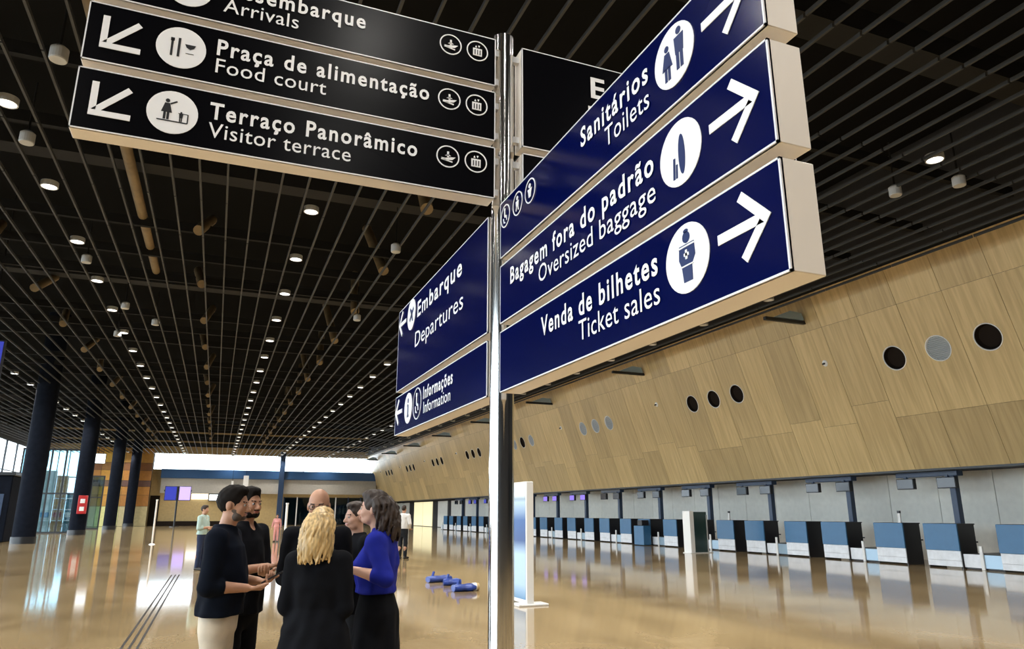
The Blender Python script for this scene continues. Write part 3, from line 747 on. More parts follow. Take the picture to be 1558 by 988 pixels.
MB().cbox(-0.15, 0.95, -0.28, 0.28, 0.0, 0.025, 0.005).build('foot', 'white_paint', r)
tag(r, 'white-edged totem with dark green glass panel in front of the check-in desks', 'totem')
# blue plastic bundles on the floor
for n, (px, py, w, rz, lab) in enumerate(((668, 886, 0.62, 0.25, 'largest blue plastic bundle lying flat on the floor, upright fin on top'), (688, 891, 0.40, -0.2, 'small blue-green plastic bundle lying between two larger blue ones'), (706, 900, 0.50, 0.1, 'blue plastic bundle with white and brown end caps lying on the floor'))):
    c = onz(px, py); r = empty('plastic_bundle', (c[0], c[1], 0), rz)
    prof = [(0.001, -w / 2), (0.07, -w / 2), (0.085, -w / 4), (0.075, 0), (0.09, w / 4), (0.06, w / 2), (0.001, w / 2)]
    b = MB().lathe(prof, (0, 0, 0.075), (1, 0, 0), 14); b.v = [(x, y * 1.6, max(z * 0.95, 0.0)) for x, y, z in b.v]
    b.build('roll', 'blue_plastic', r)
    MB().bar((-w * 0.3, 0, 0.13), (-w * 0.22, 0.02, 0.24), 0.05, 0.03).build('fin', 'blue_plastic', r)
    if n == 2: MB().cyl((w / 2 - 0.06, 0, 0.075), (w / 2 + 0.02, 0, 0.075), 0.085, n=16).build('white_cap', 'white_paint', r); MB().cyl((w / 2 + 0.02, 0, 0.075), (w / 2 + 0.08, 0, 0.075), 0.075, n=16).build('brown_cap', 'plaster_tan', r)
    tag(r, lab, 'bundle', 'blue bundles lying on the floor')
# dark metal joint strips let into the floor
for n, X in enumerate((-0.90, -0.81, -0.72)):
    o = MB().box(-0.014, 0.014, 0, 17.0, 0.0, 0.004).build('floor_strip', 'groove_black'); o.location = (X, 4.8, 0.0)
    tag(o, ('strip of the three dark metal floor strips farthest from the standing group', 'middle one of the three dark metal floor strips', 'strip of the three dark metal floor strips nearest to the standing group')[n], 'floor strip', 'dark strips let into the floor')
# slim posts standing about the hall
def slim_post(px, py, h, material, label):
    c = onz(px, py); r = empty('barrier_post', (c[0], c[1], 0))
    MB().cyl((0, 0, 0), (0, 0, 0.05), 0.16, 0.10, n=20).build('foot', 'white_paint', r)
    MB().cyl((0, 0, 0.04), (0, 0, h), 0.045, n=14).build('shaft', material, r)
    MB().cyl((0, 0, h), (0, 0, h + 0.05), 0.06, n=14).build('cap', material, r)
    tag(r, label, 'post')
slim_post(431, 847, 1.9, 'white_paint', 'slim white post behind the man with the beard')
slim_post(231, 829, 2.2, 'sign_body', 'slim cream post with white foot on the left of the hall')
# flight displays on a stand near the far wall
r = empty('flight_display', (-4.15, 92.0, 0))
MB().cyl((0, 0, 0), (0, 0, 4.5), 0.10, n=12).build('pole', 'dark_frame', r)
MB().cyl((0, 0, 0), (0, 0, 0.08), 0.5, n=20).build('base', 'dark_frame', r)
MB().cbox(-1.45, 1.45, -0.1, 0.1, 3.9, 4.1, 0.02).build('cross_bar', 'dark_frame', r)
for xx, mt in ((-0.72, 'screen_blue'), (0.75, 'screen_violet')):
    d = MB().cbox(xx - 0.64, xx + 0.64, -0.2, -0.1, 2.9, 4.5, 0.02).build('display', 'desk_black', r)
    MB().box(xx - 0.58, xx + 0.58, -0.21, -0.199, 2.96, 4.44).build('screen', mt, d)
tag(r, 'pair of tall flight screens, one dark blue and one violet, on a thin pole', 'flight display')
# white hanging lights / shop front at the far wall
for n, (px, py0, py1, w) in enumerate(((375, 724, 748, 0.6), (354, 732, 750, 0.25))):
    a = ony(px, py0, 96.0); b_ = ony(px, py1, 96.0); r = empty('hanging_banner', (a[0], 96.0, b_[2]))
    MB().cbox(-w / 2, w / 2, -0.04, 0.04, 0, a[2] - b_[2], 0.01).build('cloth', 'white_paint', r)
    MB().cyl((0, 0, a[2] - b_[2]), (0, 0, 12.6 - b_[2]), 0.02, n=6).build('cable', 'beam_grey', r)
    tag(r, ('wide' if n == 0 else 'narrow') + ' white vertical banner hanging before the far bulkhead', 'banner')
a = ony(292, 752, 99.7); b_ = ony(316, 760, 99.7)
o = MB().box(a[0], b_[0], 99.6, 99.8, b_[2], a[2]).build('shop_sign', 'tube_white'); tag(o, 'long lit white shop sign on the far tan wall', 'sign')
a = ony(318, 749, 99.7); b_ = ony(334, 763, 99.7)
r = empty('menu_board', ((a[0] + b_[0]) / 2, 99.7, b_[2])); hw = (b_[0] - a[0]) / 2
MB().cbox(-hw, hw, -0.1, 0.25, 0, a[2] - b_[2], 0.02).build('frame', 'dark_frame', r)
MB().box(-hw + 0.1, hw - 0.1, -0.11, -0.09, 0.1, (a[2] - b_[2]) * 0.72).build('lit_panel', 'tube_white', r)
tag(r, 'dark-framed lit menu board beside the long white shop sign', 'sign')
o = MB().cbox(-6.4, 4.9, 99.1, 99.98, 0.0, 0.55, 0.02).build('dark_plinth', 'throat_dark'); tag(o, 'low dark plinth running along the foot of the tan far wall', 'plinth')

# ------------------------------------------------------------------ left side: banded wall, glazed shops
bands = [(0.0, 2.3, (0.50, 0.42, 0.22)), (2.3, 3.6, (0.40, 0.17, 0.035)), (3.6, 4.6, (0.45, 0.20, 0.04)), (4.6, 5.3, (0.13, 0.065, 0.05)), (5.3, 6.5, (0.42, 0.18, 0.035)), (6.5, 7.4, (0.22, 0.09, 0.03)), (7.4, 9.2, (0.50, 0.25, 0.05))]
bw = MB().box(-15.5, -7.55, 98.4, 98.8, 0, 9.4).build('banded_wall', 'dark_wall', kind='structure')
for n, (z0, z1, c) in enumerate(bands):
    mat('band_%d' % n, c, 0.5, var=0.1)
    for q, (x0, x1) in enumerate(((-15.5, -13.0), (-13.0, -10.6), (-10.6, -7.55))):
        cc = c if q != 1 else (min(c[0] * 1.25, 0.8), min(c[1] * 1.45, 0.6), c[2] * 1.1)
        mat('band_%d_%d' % (n, q), cc, 0.5, var=0.1)
        MB().box(x0 + 0.02, x1 - 0.02, 98.32, 98.4, z0 + 0.02, z1 - 0.02).build('board', 'band_%d_%d' % (n, q), bw)
# glazed shop front between the columns
def glazed_front(name, x0, x1, Y, h, nb, label, label2=None):
    r = empty(name, ((x0 + x1) / 2, Y, 0)); hw = (x1 - x0) / 2; st = 2 * hw / nb
    for q in range(nb + 1): MB().box(-hw + q * st - 0.06, -hw + q * st + 0.06, -0.06, 0.06, 0, h).build('mullion', 'dark_frame', r)
    for z in (0.0, 3.0, h - 0.12): MB().box(-hw, hw, -0.05, 0.05, z, z + 0.12).build('transom', 'dark_frame', r)
    for q in range(nb): MB().box(-hw + q * st + 0.06, -hw + (q + 1) * st - 0.06, -0.01, 0.01, 0.12, h - 0.12).build('pane', 'tinted_pane', r)
    tag(r, label, 'shop front')
glazed_front('glazed_shop_front', -14.6, -10.6, 68.0, 6.6, 4, 'tall dark-framed glazed shop front between two round columns')
glazed_front('glass_door_screen', -12.8, -10.7, 84.0, 5.2, 2, 'narrow glazed screen in front of the orange banded wall')
mat('shop_blue', (0.10, 0.28, 0.45), 0.5, var=0.3, scale=1.5); mat('shop_orange', (0.55, 0.25, 0.08), 0.5, var=0.3, scale=1.5); mat('shop_pale', (0.6, 0.6, 0.55), 0.6, var=0.25, scale=1.2); mat('shop_red', (0.35, 0.05, 0.04), 0.5); mat('shop_teal', (0.03, 0.15, 0.18), 0.4, var=0.3)
shelf = [(-14.4, 'shop_blue', 4.2), (-13.5, 'shop_pale', 5.0), (-12.6, 'shop_orange', 4.6), (-11.7, 'shop_teal', 3.2)]
for n, (xx, mt, hh) in enumerate(shelf):
    r = empty('shop_display', (xx + 0.4, 71.5, 0))
    MB().cbox(-0.4, 0.4, -0.25, 0.25, 0, hh, 0.02).build('cabinet', mt, r)
    for z in (0.9, 1.8, 2.7): MB().cbox(-0.37, 0.37, -0.34, -0.24, z, z + 0.06, 0.01).build('shelf', 'white_paint', r)
    MB().cbox(-0.30, 0.30, -0.33, -0.24, 1.2, 1.6, 0.01).build('goods', ('shop_pale', 'shop_blue', 'shop_red', 'shop_pale')[n], r)
    tag(r, ('blue', 'tall pale', 'orange', 'low teal')[n] + ' shop cabinet with shelves behind the glazed front', 'cabinet')
# lit ceiling panels seen through the glass on the left
for n, (px0, py0, px1, py1, Y, lab) in enumerate(((138, 690, 160, 706, 92.0, 'white light panel glowing above the narrow glazed screen'), (58, 690, 72, 710, 74.0, 'small white light panel just inside the tall shop front'))):
    a = ony(px0, py0, Y); b_ = ony(px1, py1, Y); r = empty('shop_lamp', ((a[0] + b_[0]) / 2, Y, b_[2])); hw = (b_[0] - a[0]) / 2; hh = a[2] - b_[2]
    MB().cbox(-hw, hw, -0.05, 0.15, 0, hh, 0.02).build('frame', 'dark_frame', r)
    MB().box(-hw + 0.05, hw - 0.05, -0.06, -0.04, 0.05, hh - 0.05).build('diffuser', 'tube_white', r)
    MB().cyl((0, 0.05, hh), (0, 0.05, 12.6 - b_[2]), 0.03, n=6).build('hanger', 'beam_grey', r)
    tag(r, lab, 'lamp')
# fire-hose cabinet on the second column
c = onz(123, 808); r = empty('fire_hose_cabinet', (-9.05, 61.74, 1.5))
MB().cbox(-0.30, 0.28, -0.15, 0.2, 0, 1.3, 0.02).build('case', 'red_paint', r)
MB().cbox(-0.15, 0.15, -0.18, -0.14, 0.2, 0.5, 0.01).build('notice', 'white_paint', r)
MB().cbox(-0.15, 0.15, -0.18, -0.14, 0.75, 1.05, 0.01).build('notice', 'white_paint', r)
tag(r, 'red fire cabinet with two white notices on the side of a dark column', 'fire cabinet')
MB().box(-7.5, -6.45, 99.85, 99.97, 0, 3.6).build('door_9', 'throat_dark', kind='structure')
# dark kiosk at the far left edge
r = empty('dark_kiosk', (-11.3, 50.0, 0))
MB().cbox(-1.2, 0.6, -1.5, 1.5, 0, 3.6, 0.05).build('body', 'dark_column', r)
MB().cbox(-1.3, 0.7, -1.6, 1.6, 3.6, 3.8, 0.03).build('roof', 'dark_frame', r)
MB().box(-0.9, 0.3, -1.53, -1.49, 0.9, 2.6).build('shutter', 'steel_blue', r)
tag(r, 'dark closed kiosk beside the first round column', 'kiosk')
# blue hanging screen at the left edge
a = onx(0, 548, -7.0); r = empty('hanging_screen', (a[0] - 0.06, a[1] + 0.2, a[2] - 0.6))
MB().cbox(-0.9, 0.1, -0.08, 0.08, 0, 1.3, 0.02).build('case', 'desk_black', r)
MB().box(-0.85, 0.05, -0.09, -0.079, 0.06, 1.24).build('screen', 'screen_blue', r)
MB().cyl((-0.4, 0, 1.3), (-0.4, 0, 12.6 - a[2] + 0.6), 0.03, n=8).build('hanger', 'beam_grey', r)
tag(r, 'blue lit screen hanging from the ceiling slats above the left side', 'screen')

# ------------------------------------------------------------------ people: implicit surfaces turned into meshes
class Grid:
    def __init__(self, lo, hi, h):
        self.lo = np.array(lo, float); self.h = h
        self.n = np.ceil((np.array(hi, float) - self.lo) / h).astype(int) + 1
        self.f = np.full(self.n, 1.0, np.float32)
    def _sub(self, a, b):
        i0 = np.clip(np.floor((a - self.lo) / self.h).astype(int), 0, self.n); i1 = np.clip(np.ceil((b - self.lo) / self.h).astype(int) + 1, 0, self.n)
        if (i1 <= i0).any(): return None, None
        ax = [(self.lo[k] + self.h * np.arange(i0[k], i1[k])).astype(np.float32) for k in range(3)]
        return tuple(slice(i0[k], i1[k]) for k in range(3)), (ax[0][:, None, None], ax[1][None, :, None], ax[2][None, None, :])
    def put(self, sl, d, k, op):
        a = self.f[sl]
        if op == 'add':
            if k > 0:
                hh = np.maximum(k - np.abs(a - d), 0) / k; self.f[sl] = np.minimum(a, d) - hh * hh * k * 0.25
            else: self.f[sl] = np.minimum(a, d)
        else:
            d = -d
            if k > 0:
                hh = np.maximum(k - np.abs(a - d), 0) / k; self.f[sl] = np.maximum(a, d) + hh * hh * k * 0.25
            else: self.f[sl] = np.maximum(a, d)
    def cap(self, a, b, ra, rb=None, k=0.02, sq=None, op='add'):
        rb = ra if rb is None else rb
        a = np.array(a, float); b = np.array(b, float); R = max(ra, rb) + k + 3 * self.h
        sl, g = self._sub(np.minimum(a, b) - R, np.maximum(a, b) + R)
        if sl is None: return
        ba = b - a; L = max(ba @ ba, 1e-9)
        p = [g[i] - a[i] for i in range(3)]
        t = np.clip((p[0] * ba[0] + p[1] * ba[1] + p[2] * ba[2]) / L, 0, 1)
        w = [p[i] - t * ba[i] for i in range(3)]; sc = 1.0
        if sq is not None:
            ax, s = np.array(sq[0], float), sq[1]; ax = ax / np.linalg.norm(ax)
            dd = (w[0] * ax[0] + w[1] * ax[1] + w[2] * ax[2]) * (s - 1); w = [w[i] + dd * ax[i] for i in range(3)]; sc = 1 / s if s > 1 else 1.0
        d = (np.sqrt(w[0] ** 2 + w[1] ** 2 + w[2] ** 2) - (ra + (rb - ra) * t)) * (0.5 + 0.5 * sc)
        self.put(sl, d, k, op)
    def ell(self, c, r, k=0.02, op='add', rot=None):
        c = np.array(c, float); r = np.array(r, float) * np.ones(3); R = r.max() + k + 3 * self.h
        sl, g = self._sub(c - R, c + R)
        if sl is None: return
        p = [g[i] - c[i] for i in range(3)]
        if rot is not None: p = [sum(rot[j][i] * p[j] for j in range(3)) for i in range(3)]
        k0 = np.sqrt(sum((p[i] / r[i]) ** 2 for i in range(3))); k1 = np.sqrt(sum((p[i] / r[i] ** 2) ** 2 for i in range(3))) + 1e-6
        self.put(sl, k0 * (k0 - 1) / k1, k, op)
    def tube(self, rings, k=0.02, op='add', fold=0.0, seed=0.0):
        """vertical tube of elliptical rings (z, cx, cy, rx, ry)"""
        A = np.array(rings, float); A = A[A[:, 0].argsort()]
        z0, z1 = A[0, 0], A[-1, 0]; R = A[:, 3:].max() + 0.12
        sl, g = self._sub(np.array([A[:, 1].min() - R, A[:, 2].min() - R, z0 - k - 3 * self.h]), np.array([A[:, 1].max() + R, A[:, 2].max() + R, z1 + k + 3 * self.h]))
        if sl is None: return
        z = g[2]; zi = z.ravel(); I = lambda j: np.interp(zi, A[:, 0], A[:, j]).astype(np.float32)[None, None, :]
        cx, cy, rx, ry = I(1), I(2), I(3), I(4)
        x = g[0] - cx; y = g[1] - cy
        d = (np.sqrt((x / rx) ** 2 + (y / ry) ** 2) - 1) * np.minimum(rx, ry)
        if fold:
            th = np.arctan2(y, x)
            low = np.clip((z1 - z) / (z1 - z0), 0, 1)
            d = d + fold * low * (np.sin(5 * th + 9 * z + seed) * 0.6 + np.sin(9 * th - 14 * z + 2 * seed) * 0.4)
        d = np.maximum(d, np.maximum(z0 - z, z - z1) + 0 * d)
        self.put(sl, d, k, op)
    def cut(self, point, normal):
        """remove everything on the side the normal points to"""
        p = np.array(point, float); n = np.array(normal, float); n /= np.linalg.norm(n)
        ax = [self.lo[k] + self.h * np.arange(self.n[k]) for k in range(3)]
        d = (ax[0][:, None, None] - p[0]) * n[0] + (ax[1][None, :, None] - p[1]) * n[1] + (ax[2][None, None, :] - p[2]) * n[2]
        self.f = np.maximum(self.f, d.astype(np.float32))
    def ripple(self, amp, fx, fy, fz, ph=0.0):
        ax = [(self.lo[k] + self.h * np.arange(self.n[k])).astype(np.float32) for k in range(3)]
        x, y, z = ax[0][:, None, None], ax[1][None, :, None], ax[2][None, None, :]
        self.f += np.float32(amp) * (np.sin(fx * x + 3 * z + ph) * np.sin(fy * y + 1.3 + ph) * np.cos(fz * z + 2 * x)).astype(np.float32)
    def mesh(self):
        f = self.f; f[0] = f[-1] = 1; f[:, 0] = f[:, -1] = 1; f[:, :, 0] = f[:, :, -1] = 1
        s = f < 0; c = np.zeros(tuple(np.array(f.shape) - 1), np.int8)
        for i in (0, 1):
            for j in (0, 1):
                for q in (0, 1): c += s[i:f.shape[0] - 1 + i, j:f.shape[1] - 1 + j, q:f.shape[2] - 1 + q]
        idx = np.argwhere((c > 0) & (c < 8)); idn = np.full(c.shape, -1, np.int64); idn[tuple(idx.T)] = np.arange(len(idx))
        off = np.array([(i, j, q) for i in (0, 1) for j in (0, 1) for q in (0, 1)])
        vals = np.stack([f[idx[:, 0] + o[0], idx[:, 1] + o[1], idx[:, 2] + o[2]] for o in off], 1)
        P = np.zeros((len(idx), 3)); N = np.zeros(len(idx))
        for a in range(8):
            for b in range(a + 1, 8):
                if abs(off[a] - off[b]).sum() != 1: continue
                mk = (vals[:, a] < 0) != (vals[:, b] < 0); t = np.where(mk, vals[:, a] / np.where(mk, vals[:, a] - vals[:, b], 1), 0)
                P += mk[:, None] * (off[a] + t[:, None] * (off[b] - off[a])); N += mk
        V = self.lo + self.h * (idx + P / N[:, None]); faces = []
        for ax in range(3):
            o = [0, 0, 0]; o[ax] = 1; u, v = [q for q in range(3) if q != ax]
            A_ = s[tuple(slice(0, f.shape[q] - (1 if q == ax else 0)) for q in range(3))]; B_ = s[tuple(slice(1 if q == ax else 0, None) for q in range(3))]
            e = np.argwhere(A_ != B_)
            if not len(e): continue
            ok = (e[:, u] > 0) & (e[:, v] > 0) & (e[:, u] < f.shape[u] - 1) & (e[:, v] < f.shape[v] - 1); e = e[ok]
            q = []
            for du, dv in ((0, 0), (-1, 0), (-1, -1), (0, -1)):
                w = e.copy(); w[:, u] += du; w[:, v] += dv; q.append(idn[tuple(w.T)])
            Q = np.stack(q, 1); inside = s[tuple(e.T)]; flip = inside if ax != 1 else ~inside
            Q[~flip] = Q[~flip][:, ::-1]; faces.append(Q)
        return V, np.concatenate(faces)
def grid_obj(g, name, material, parent, smooth_iter=1):
    V, Fc = g.mesh()
    for _ in range(smooth_iter):                       # light Laplacian relaxation
        S = np.zeros_like(V); C = np.zeros(len(V))
        for a, b in ((0, 1), (1, 2), (2, 3), (3, 0)):
            np.add.at(S, Fc[:, a], V[Fc[:, b]]); np.add.at(C, Fc[:, a], 1); np.add.at(S, Fc[:, b], V[Fc[:, a]]); np.add.at(C, Fc[:, b], 1)
        V = V * 0.5 + 0.5 * S / np.maximum(C, 1)[:, None]
    me = bpy.data.meshes.new(name); me.vertices.add(len(V)); me.vertices.foreach_set('co', V.astype(np.float32).ravel())
    me.loops.add(Fc.size); me.loops.foreach_set('vertex_index', Fc.astype(np.int32).ravel())
    me.polygons.add(len(Fc)); me.polygons.foreach_set('loop_start', np.arange(0, Fc.size, 4, dtype=np.int32))
    me.polygons.foreach_set('use_smooth', np.ones(len(Fc), bool)); me.update(calc_edges=True); me.validate()
    me.materials.append(MATS[material]); o = bpy.data.objects.new(name, me); return link(o, parent)

mat('skin', (0.50, 0.27, 0.17), 0.5, var=0.08, scale=14); mat('skin_tan', (0.40, 0.20, 0.115), 0.5, var=0.08, scale=14); mat('skin_pale', (0.56, 0.33, 0.24), 0.5, var=0.06, scale=14)
mat('black_cloth', (0.0045, 0.005, 0.007), 0.9, var=0.25, scale=8, spec=0.1); mat('navy_cloth', (0.0045, 0.007, 0.014), 0.9, var=0.25, scale=8, spec=0.1)
mat('royal_cloth', (0.006, 0.013, 0.24), 0.8, var=0.15, scale=8, spec=0.2); mat('khaki_cloth', (0.64, 0.57, 0.46), 0.85, var=0.1, scale=9, spec=0.2)
mat('white_cloth', (0.78, 0.77, 0.74), 0.85, var=0.05); mat('mint_cloth', (0.42, 0.55, 0.50), 0.85, var=0.08); mat('dark_trouser', (0.018, 0.02, 0.024), 0.85, spec=0.2)
mat('denim', (0.012, 0.022, 0.06), 0.85, var=0.1); mat('pink_cloth', (0.62, 0.28, 0.26), 0.85, var=0.1); mat('leather', (0.02, 0.014, 0.01), 0.4)
mat('hair_black', (0.008, 0.006, 0.005), 0.75, var=0.3, scale=30, spec=0.15); mat('hair_brown', (0.026, 0.013, 0.007), 0.6, var=0.45, scale=30, stretch=(3, 3, 0.6)); mat('beard_grey', (0.10, 0.075, 0.06), 0.7, var=0.3, scale=40)
mat('hair_blonde', (0.52, 0.36, 0.16), 0.42, var=0.45, scale=24, stretch=(3, 3, 0.4)); mat('eye_white', (0.38, 0.36, 0.34), 0.3); mat('eye_dark', (0.02, 0.012, 0.008), 0.2)
mat('lip', (0.42, 0.14, 0.11), 0.45)

def rot_head(yaw, pitch):
    a, b = math.radians(yaw), math.radians(pitch)
    Rz = np.array([[math.cos(a), -math.sin(a), 0], [math.sin(a), math.cos(a), 0], [0, 0, 1]]); Rx = np.array([[1, 0, 0], [0, math.cos(b), -math.sin(b)], [0, math.sin(b), math.cos(b)]])
    return Rz @ Rx
def person(loc, face, Hh, label, spec, near=True):
    """figure standing at loc, facing the world direction face; local x = right hand side, y = forward"""
    s = Hh / 1.75; root = empty('person', (loc[0], loc[1], 0), math.atan2(-face[0], face[1])); root.scale = (1, 1, 1)
    tag(root, label, 'person')
    h = 0.0065 if near else 0.013; hc = 0.009 if near else 0.014
    fem = spec.get('fem', False); sw = 0.165 if fem else 0.185
    HR = rot_head(spec.get('hyaw', 0), spec.get('hpitch', 0)); piv = np.array([0, -0.01, 1.50])
    lean = spec.get('lean', 0.0)
    def HP(x, y, z): return (piv + HR @ (np.array([x, y, z]) - piv) + np.array([0, lean, 0])) * s
    def P(x, y, z): return np.array([x, y, z]) * s
    lo, hi = np.array([-0.42, -0.34, -0.01]) * s, np.array([0.42, 0.52, 1.80]) * s
    el = {1: np.array(spec.get('elR', (0.25, -0.03, 1.12))), -1: np.array(spec.get('elL', (-0.25, -0.03, 1.12)))}
    wr_ = {1: np.array(spec.get('wrR', (0.27, 0.06, 0.88))), -1: np.array(spec.get('wrL', (-0.27, 0.06, 0.88)))}
    sh = {q: np.array([q * sw, -0.012, 1.41]) for q in (1, -1)}
    # ---- body: one continuous mesh
    g = Grid(lo, hi, h)
    E = lambda c, r, k=0.015, op='add': g.ell(HP(*c), np.array(r) * s, k * s, op, HR)
    Cp = lambda a, b, ra, rb=None, k=0.02, sq=None: g.cap(P(*a), P(*b), ra * s, (ra if rb is None else rb) * s, k * s, sq)
    Hc = lambda a, b, ra, rb=None, k=0.008: g.cap(HP(*a), HP(*b), ra * s, (ra if rb is None else rb) * s, k * s)
    Cp((0, 0, 1.33), (0, 0, 1.18), 0.128 if fem else 0.145, 0.115 if fem else 0.13, 0.03, ((0, 1, 0), 1.5))
    Cp((-sw + 0.03, -0.012, 1.405), (sw - 0.03, -0.012, 1.405), 0.052, None, 0.05)
    Cp((0, 0, 1.18), (0, 0, 1.0), 0.115, 0.118, 0.04, ((0, 1, 0), 1.35)); Cp((-0.05, 0, 0.95), (0.05, 0, 0.95), 0.092, None, 0.04)
    for q in (1, -1):
        Cp((q * 0.08, 0, 0.90), (q * 0.095, 0.015, 0.50), 0.072, 0.054, 0.03); Cp((q * 0.095, 0.015, 0.50), (q * 0.10, -0.02, 0.36), 0.054, 0.056, 0.02); Cp((q * 0.10, -0.02, 0.36), (q * 0.10, -0.02, 0.09), 0.056, 0.036, 0.02)
        Cp((q * 0.10, -0.03, 0.05), (q * 0.125, 0.13, 0.035), 0.036, 0.03, 0.02)
        Cp(sh[q], el[q], 0.05, 0.04, 0.03); Cp(el[q], el[q] * 0.6 + wr_[q] * 0.4, 0.040, 0.039, 0.01); Cp(el[q] * 0.6 + wr_[q] * 0.4, wr_[q], 0.039, 0.026, 0.01)
        # hand: palm, four fingers and a thumb
        d = wr_[q] - el[q]; d = d / np.linalg.norm(d); n = np.array(spec.get('palm', (0, 0, 1)), float); n = n - d * (n @ d); n /= np.linalg.norm(n); ac = np.cross(d, n) * q
        w = wr_[q]
        for t in (-0.024, -0.008, 0.008, 0.024): Cp(w + d * 0.015 + ac * t * 0.7, w + d * 0.085 + ac * t, 0.013, 0.0125, 0.010)
        cu = spec.get('curl', 22)
        for j, (t, L) in enumerate(((-0.030, 0.066), (-0.010, 0.078), (0.010, 0.082), (0.030, 0.072))):
            p0 = w + d * 0.088 + ac * t; ang = 0.0
            dd = d + ac * t * 2.5; dd /= np.linalg.norm(dd)
            for fr, rr in ((0.45, 0.0092), (0.32, 0.0086), (0.23, 0.0078)):
                ang += math.radians(cu + 3 * j); v = dd * math.cos(ang) + n * math.sin(ang); p1 = p0 + v * L * fr
                Cp(p0, p1, rr, rr * 0.95, 0.002); p0 = p1
        p0 = w + d * 0.03 + ac * 0.026
        for L, a1 in ((0.042, 50), (0.032, 28), (0.026, 12)):
            v = d * math.cos(math.radians(a1)) + ac * math.sin(math.radians(a1)) + n * 0.35; v /= np.linalg.norm(v); p1 = p0 + v * L; Cp(p0, p1, 0.0125, 0.0105, 0.004); p0 = p1
    g.cap(P(0, -0.02, 1.40), HP(0, -0.005, 1.56), (0.048 if fem else 0.058) * s, (0.046 if fem else 0.054) * s, 0.02 * s)
    fw_ = 0.94 if fem else 1.0
    E((0, -0.008, 1.655), (0.074 * fw_, 0.094, 0.093)); E((0, 0.028, 1.612), (0.061 * fw_, 0.068, 0.09), 0.02)
    Hc((-0.030 * fw_, 0.040, 1.556), (0.030 * fw_, 0.040, 1.556), 0.030, None, 0.02); E((0, 0.072, 1.548), (0.022, 0.018, 0.018), 0.02)
    for q in (1, -1):
        E((q * 0.034, 0.066, 1.598), (0.024, 0.022, 0.024), 0.02); E((q * 0.031, 0.108, 1.628), (0.014, 0.016, 0.0095), 0.012, 'sub'); E((q * 0.076 * fw_, -0.004, 1.618), (0.010, 0.020, 0.031), 0.006)
        E((q * 0.010, 0.101, 1.589), (0.009, 0.010, 0.008), 0.006)
    Hc((-0.034, 0.084, 1.644), (0.034, 0.084, 1.644), 0.009, None, 0.012); Hc((0, 0.093, 1.632), (0, 0.114, 1.594), 0.0075, 0.0125, 0.010)
    Hc((-0.017, 0.090, 1.572), (0.017, 0.090, 1.572), 0.0065, None, 0.006); Hc((-0.014, 0.090, 1.563), (0.014, 0.090, 1.563), 0.0075, None, 0.004)
    grid_obj(g, 'body', spec.get('skin', 'skin'), root, 1)
    if near:
        for q in (1, -1):
            e = MB(); c = HP(q * 0.031, 0.088, 1.627); r_ = 0.0095 * s; d3 = HR @ np.array([0, 1.0, 0])
            e.lathe([(r_ * math.sin(t), -r_ * math.cos(t)) for t in np.linspace(0.05, math.pi - 0.05, 9)], c, d3, 14); eo = e.build('eye', 'eye_white', root)
            MB().lathe([(0.001, r_ * 1.03), (r_ * 0.5, r_ * 0.92), (r_ * 0.55, r_ * 0.8)], c, d3, 12).build('iris', 'eye_dark', eo)
            b = MB(); b.bar(HP(q * 0.014, 0.095, 1.646), HP(q * 0.048, 0.082, 1.649), 0.006 * s, 0.007 * s); b.build('eyebrow', spec.get('brow', 'hair_black'), root)
        lp = MB(); lp.bar(HP(-0.021, 0.0925, 1.5675), HP(0.021, 0.0925, 1.5675), 0.009 * s, 0.012 * s); lp.build('lips', 'lip', root)
    # ---- hair
    hr = spec.get('hair'); hm = spec.get('hairmat', 'hair_black')
    if hr:
        g = Grid(np.array([-0.22, -0.32, 1.15]) * s, np.array([0.22, 0.30, 1.82]) * s, h if near else 0.011)
        E = lambda c, r, k=0.01, op='add': g.ell(HP(*c), np.array(r) * s, k * s, op, HR)
        E((0, -0.011, 1.662), (0.0805, 0.102, 0.099)); E((0, 0.025, 1.724), (0.062, 0.072, 0.036), 0.02)
        g.ripple(0.004, 120, 110, 90, spec.get('seed', 1))
        E((0, 0.100, 1.612), (0.070, 0.070, 0.084), 0.006, 'sub')
        if hr == 'short':
            g.cut(HP(0, 0, 1.592), HR @ np.array([0, 0.35, -1.0]))
            for q in (1, -1): E((q * 0.085, 0.004, 1.612), (0.03, 0.034, 0.040), 0.004, 'sub')
        else:
            rnd = random.Random(spec.get('seed', 3)); L = spec['len']
            for q in range(spec.get('n', 110)):
                a = math.radians(rnd.uniform(*spec.get('arc', (200, 340)))); R0 = 0.088
                zt = 1.66 + rnd.uniform(-0.03, 0.05); x, y = R0 * math.cos(a), -0.012 + 0.105 * math.sin(a)
                p = HP(x * 0.93, y * 0.93, zt); zend = (1.60 - L + rnd.uniform(-0.05, 0.04)); ph = rnd.uniform(0, 6.28); wv = spec.get('wave', 0.008)
                n = 6
                for st in range(1, n + 1):
                    t = st / n; fl = 1 + spec.get('flare', 0.25) * math.sin(t * 2.2)
                    zz = zt + (zend - zt) * t; back = -0.035 * math.sin(t * math.pi * 0.8) - 0.02 * t
                    pt = HP(x * fl + wv * math.sin(ph + 7 * t), y * (1.02 + 0.1 * t) + back * (1 if y < 0.02 else 0.2) + wv * math.cos(ph + 6 * t), max(zz, 1.48)) if zz > 1.48 else HP(x * fl + wv * math.sin(ph + 7 * t), y * (1.02 + 0.1 * t) + back * (1 if y < 0.02 else 0.2) + wv * math.cos(ph + 6 * t), 1.48) + np.array([0, 0, (zz - 1.48) * s])
                    g.cap(p, pt, 0.012 * s * (1.15 - 0.5 * t), 0.012 * s * (1.1 - 0.6 * t), 0.003 * s); p = pt
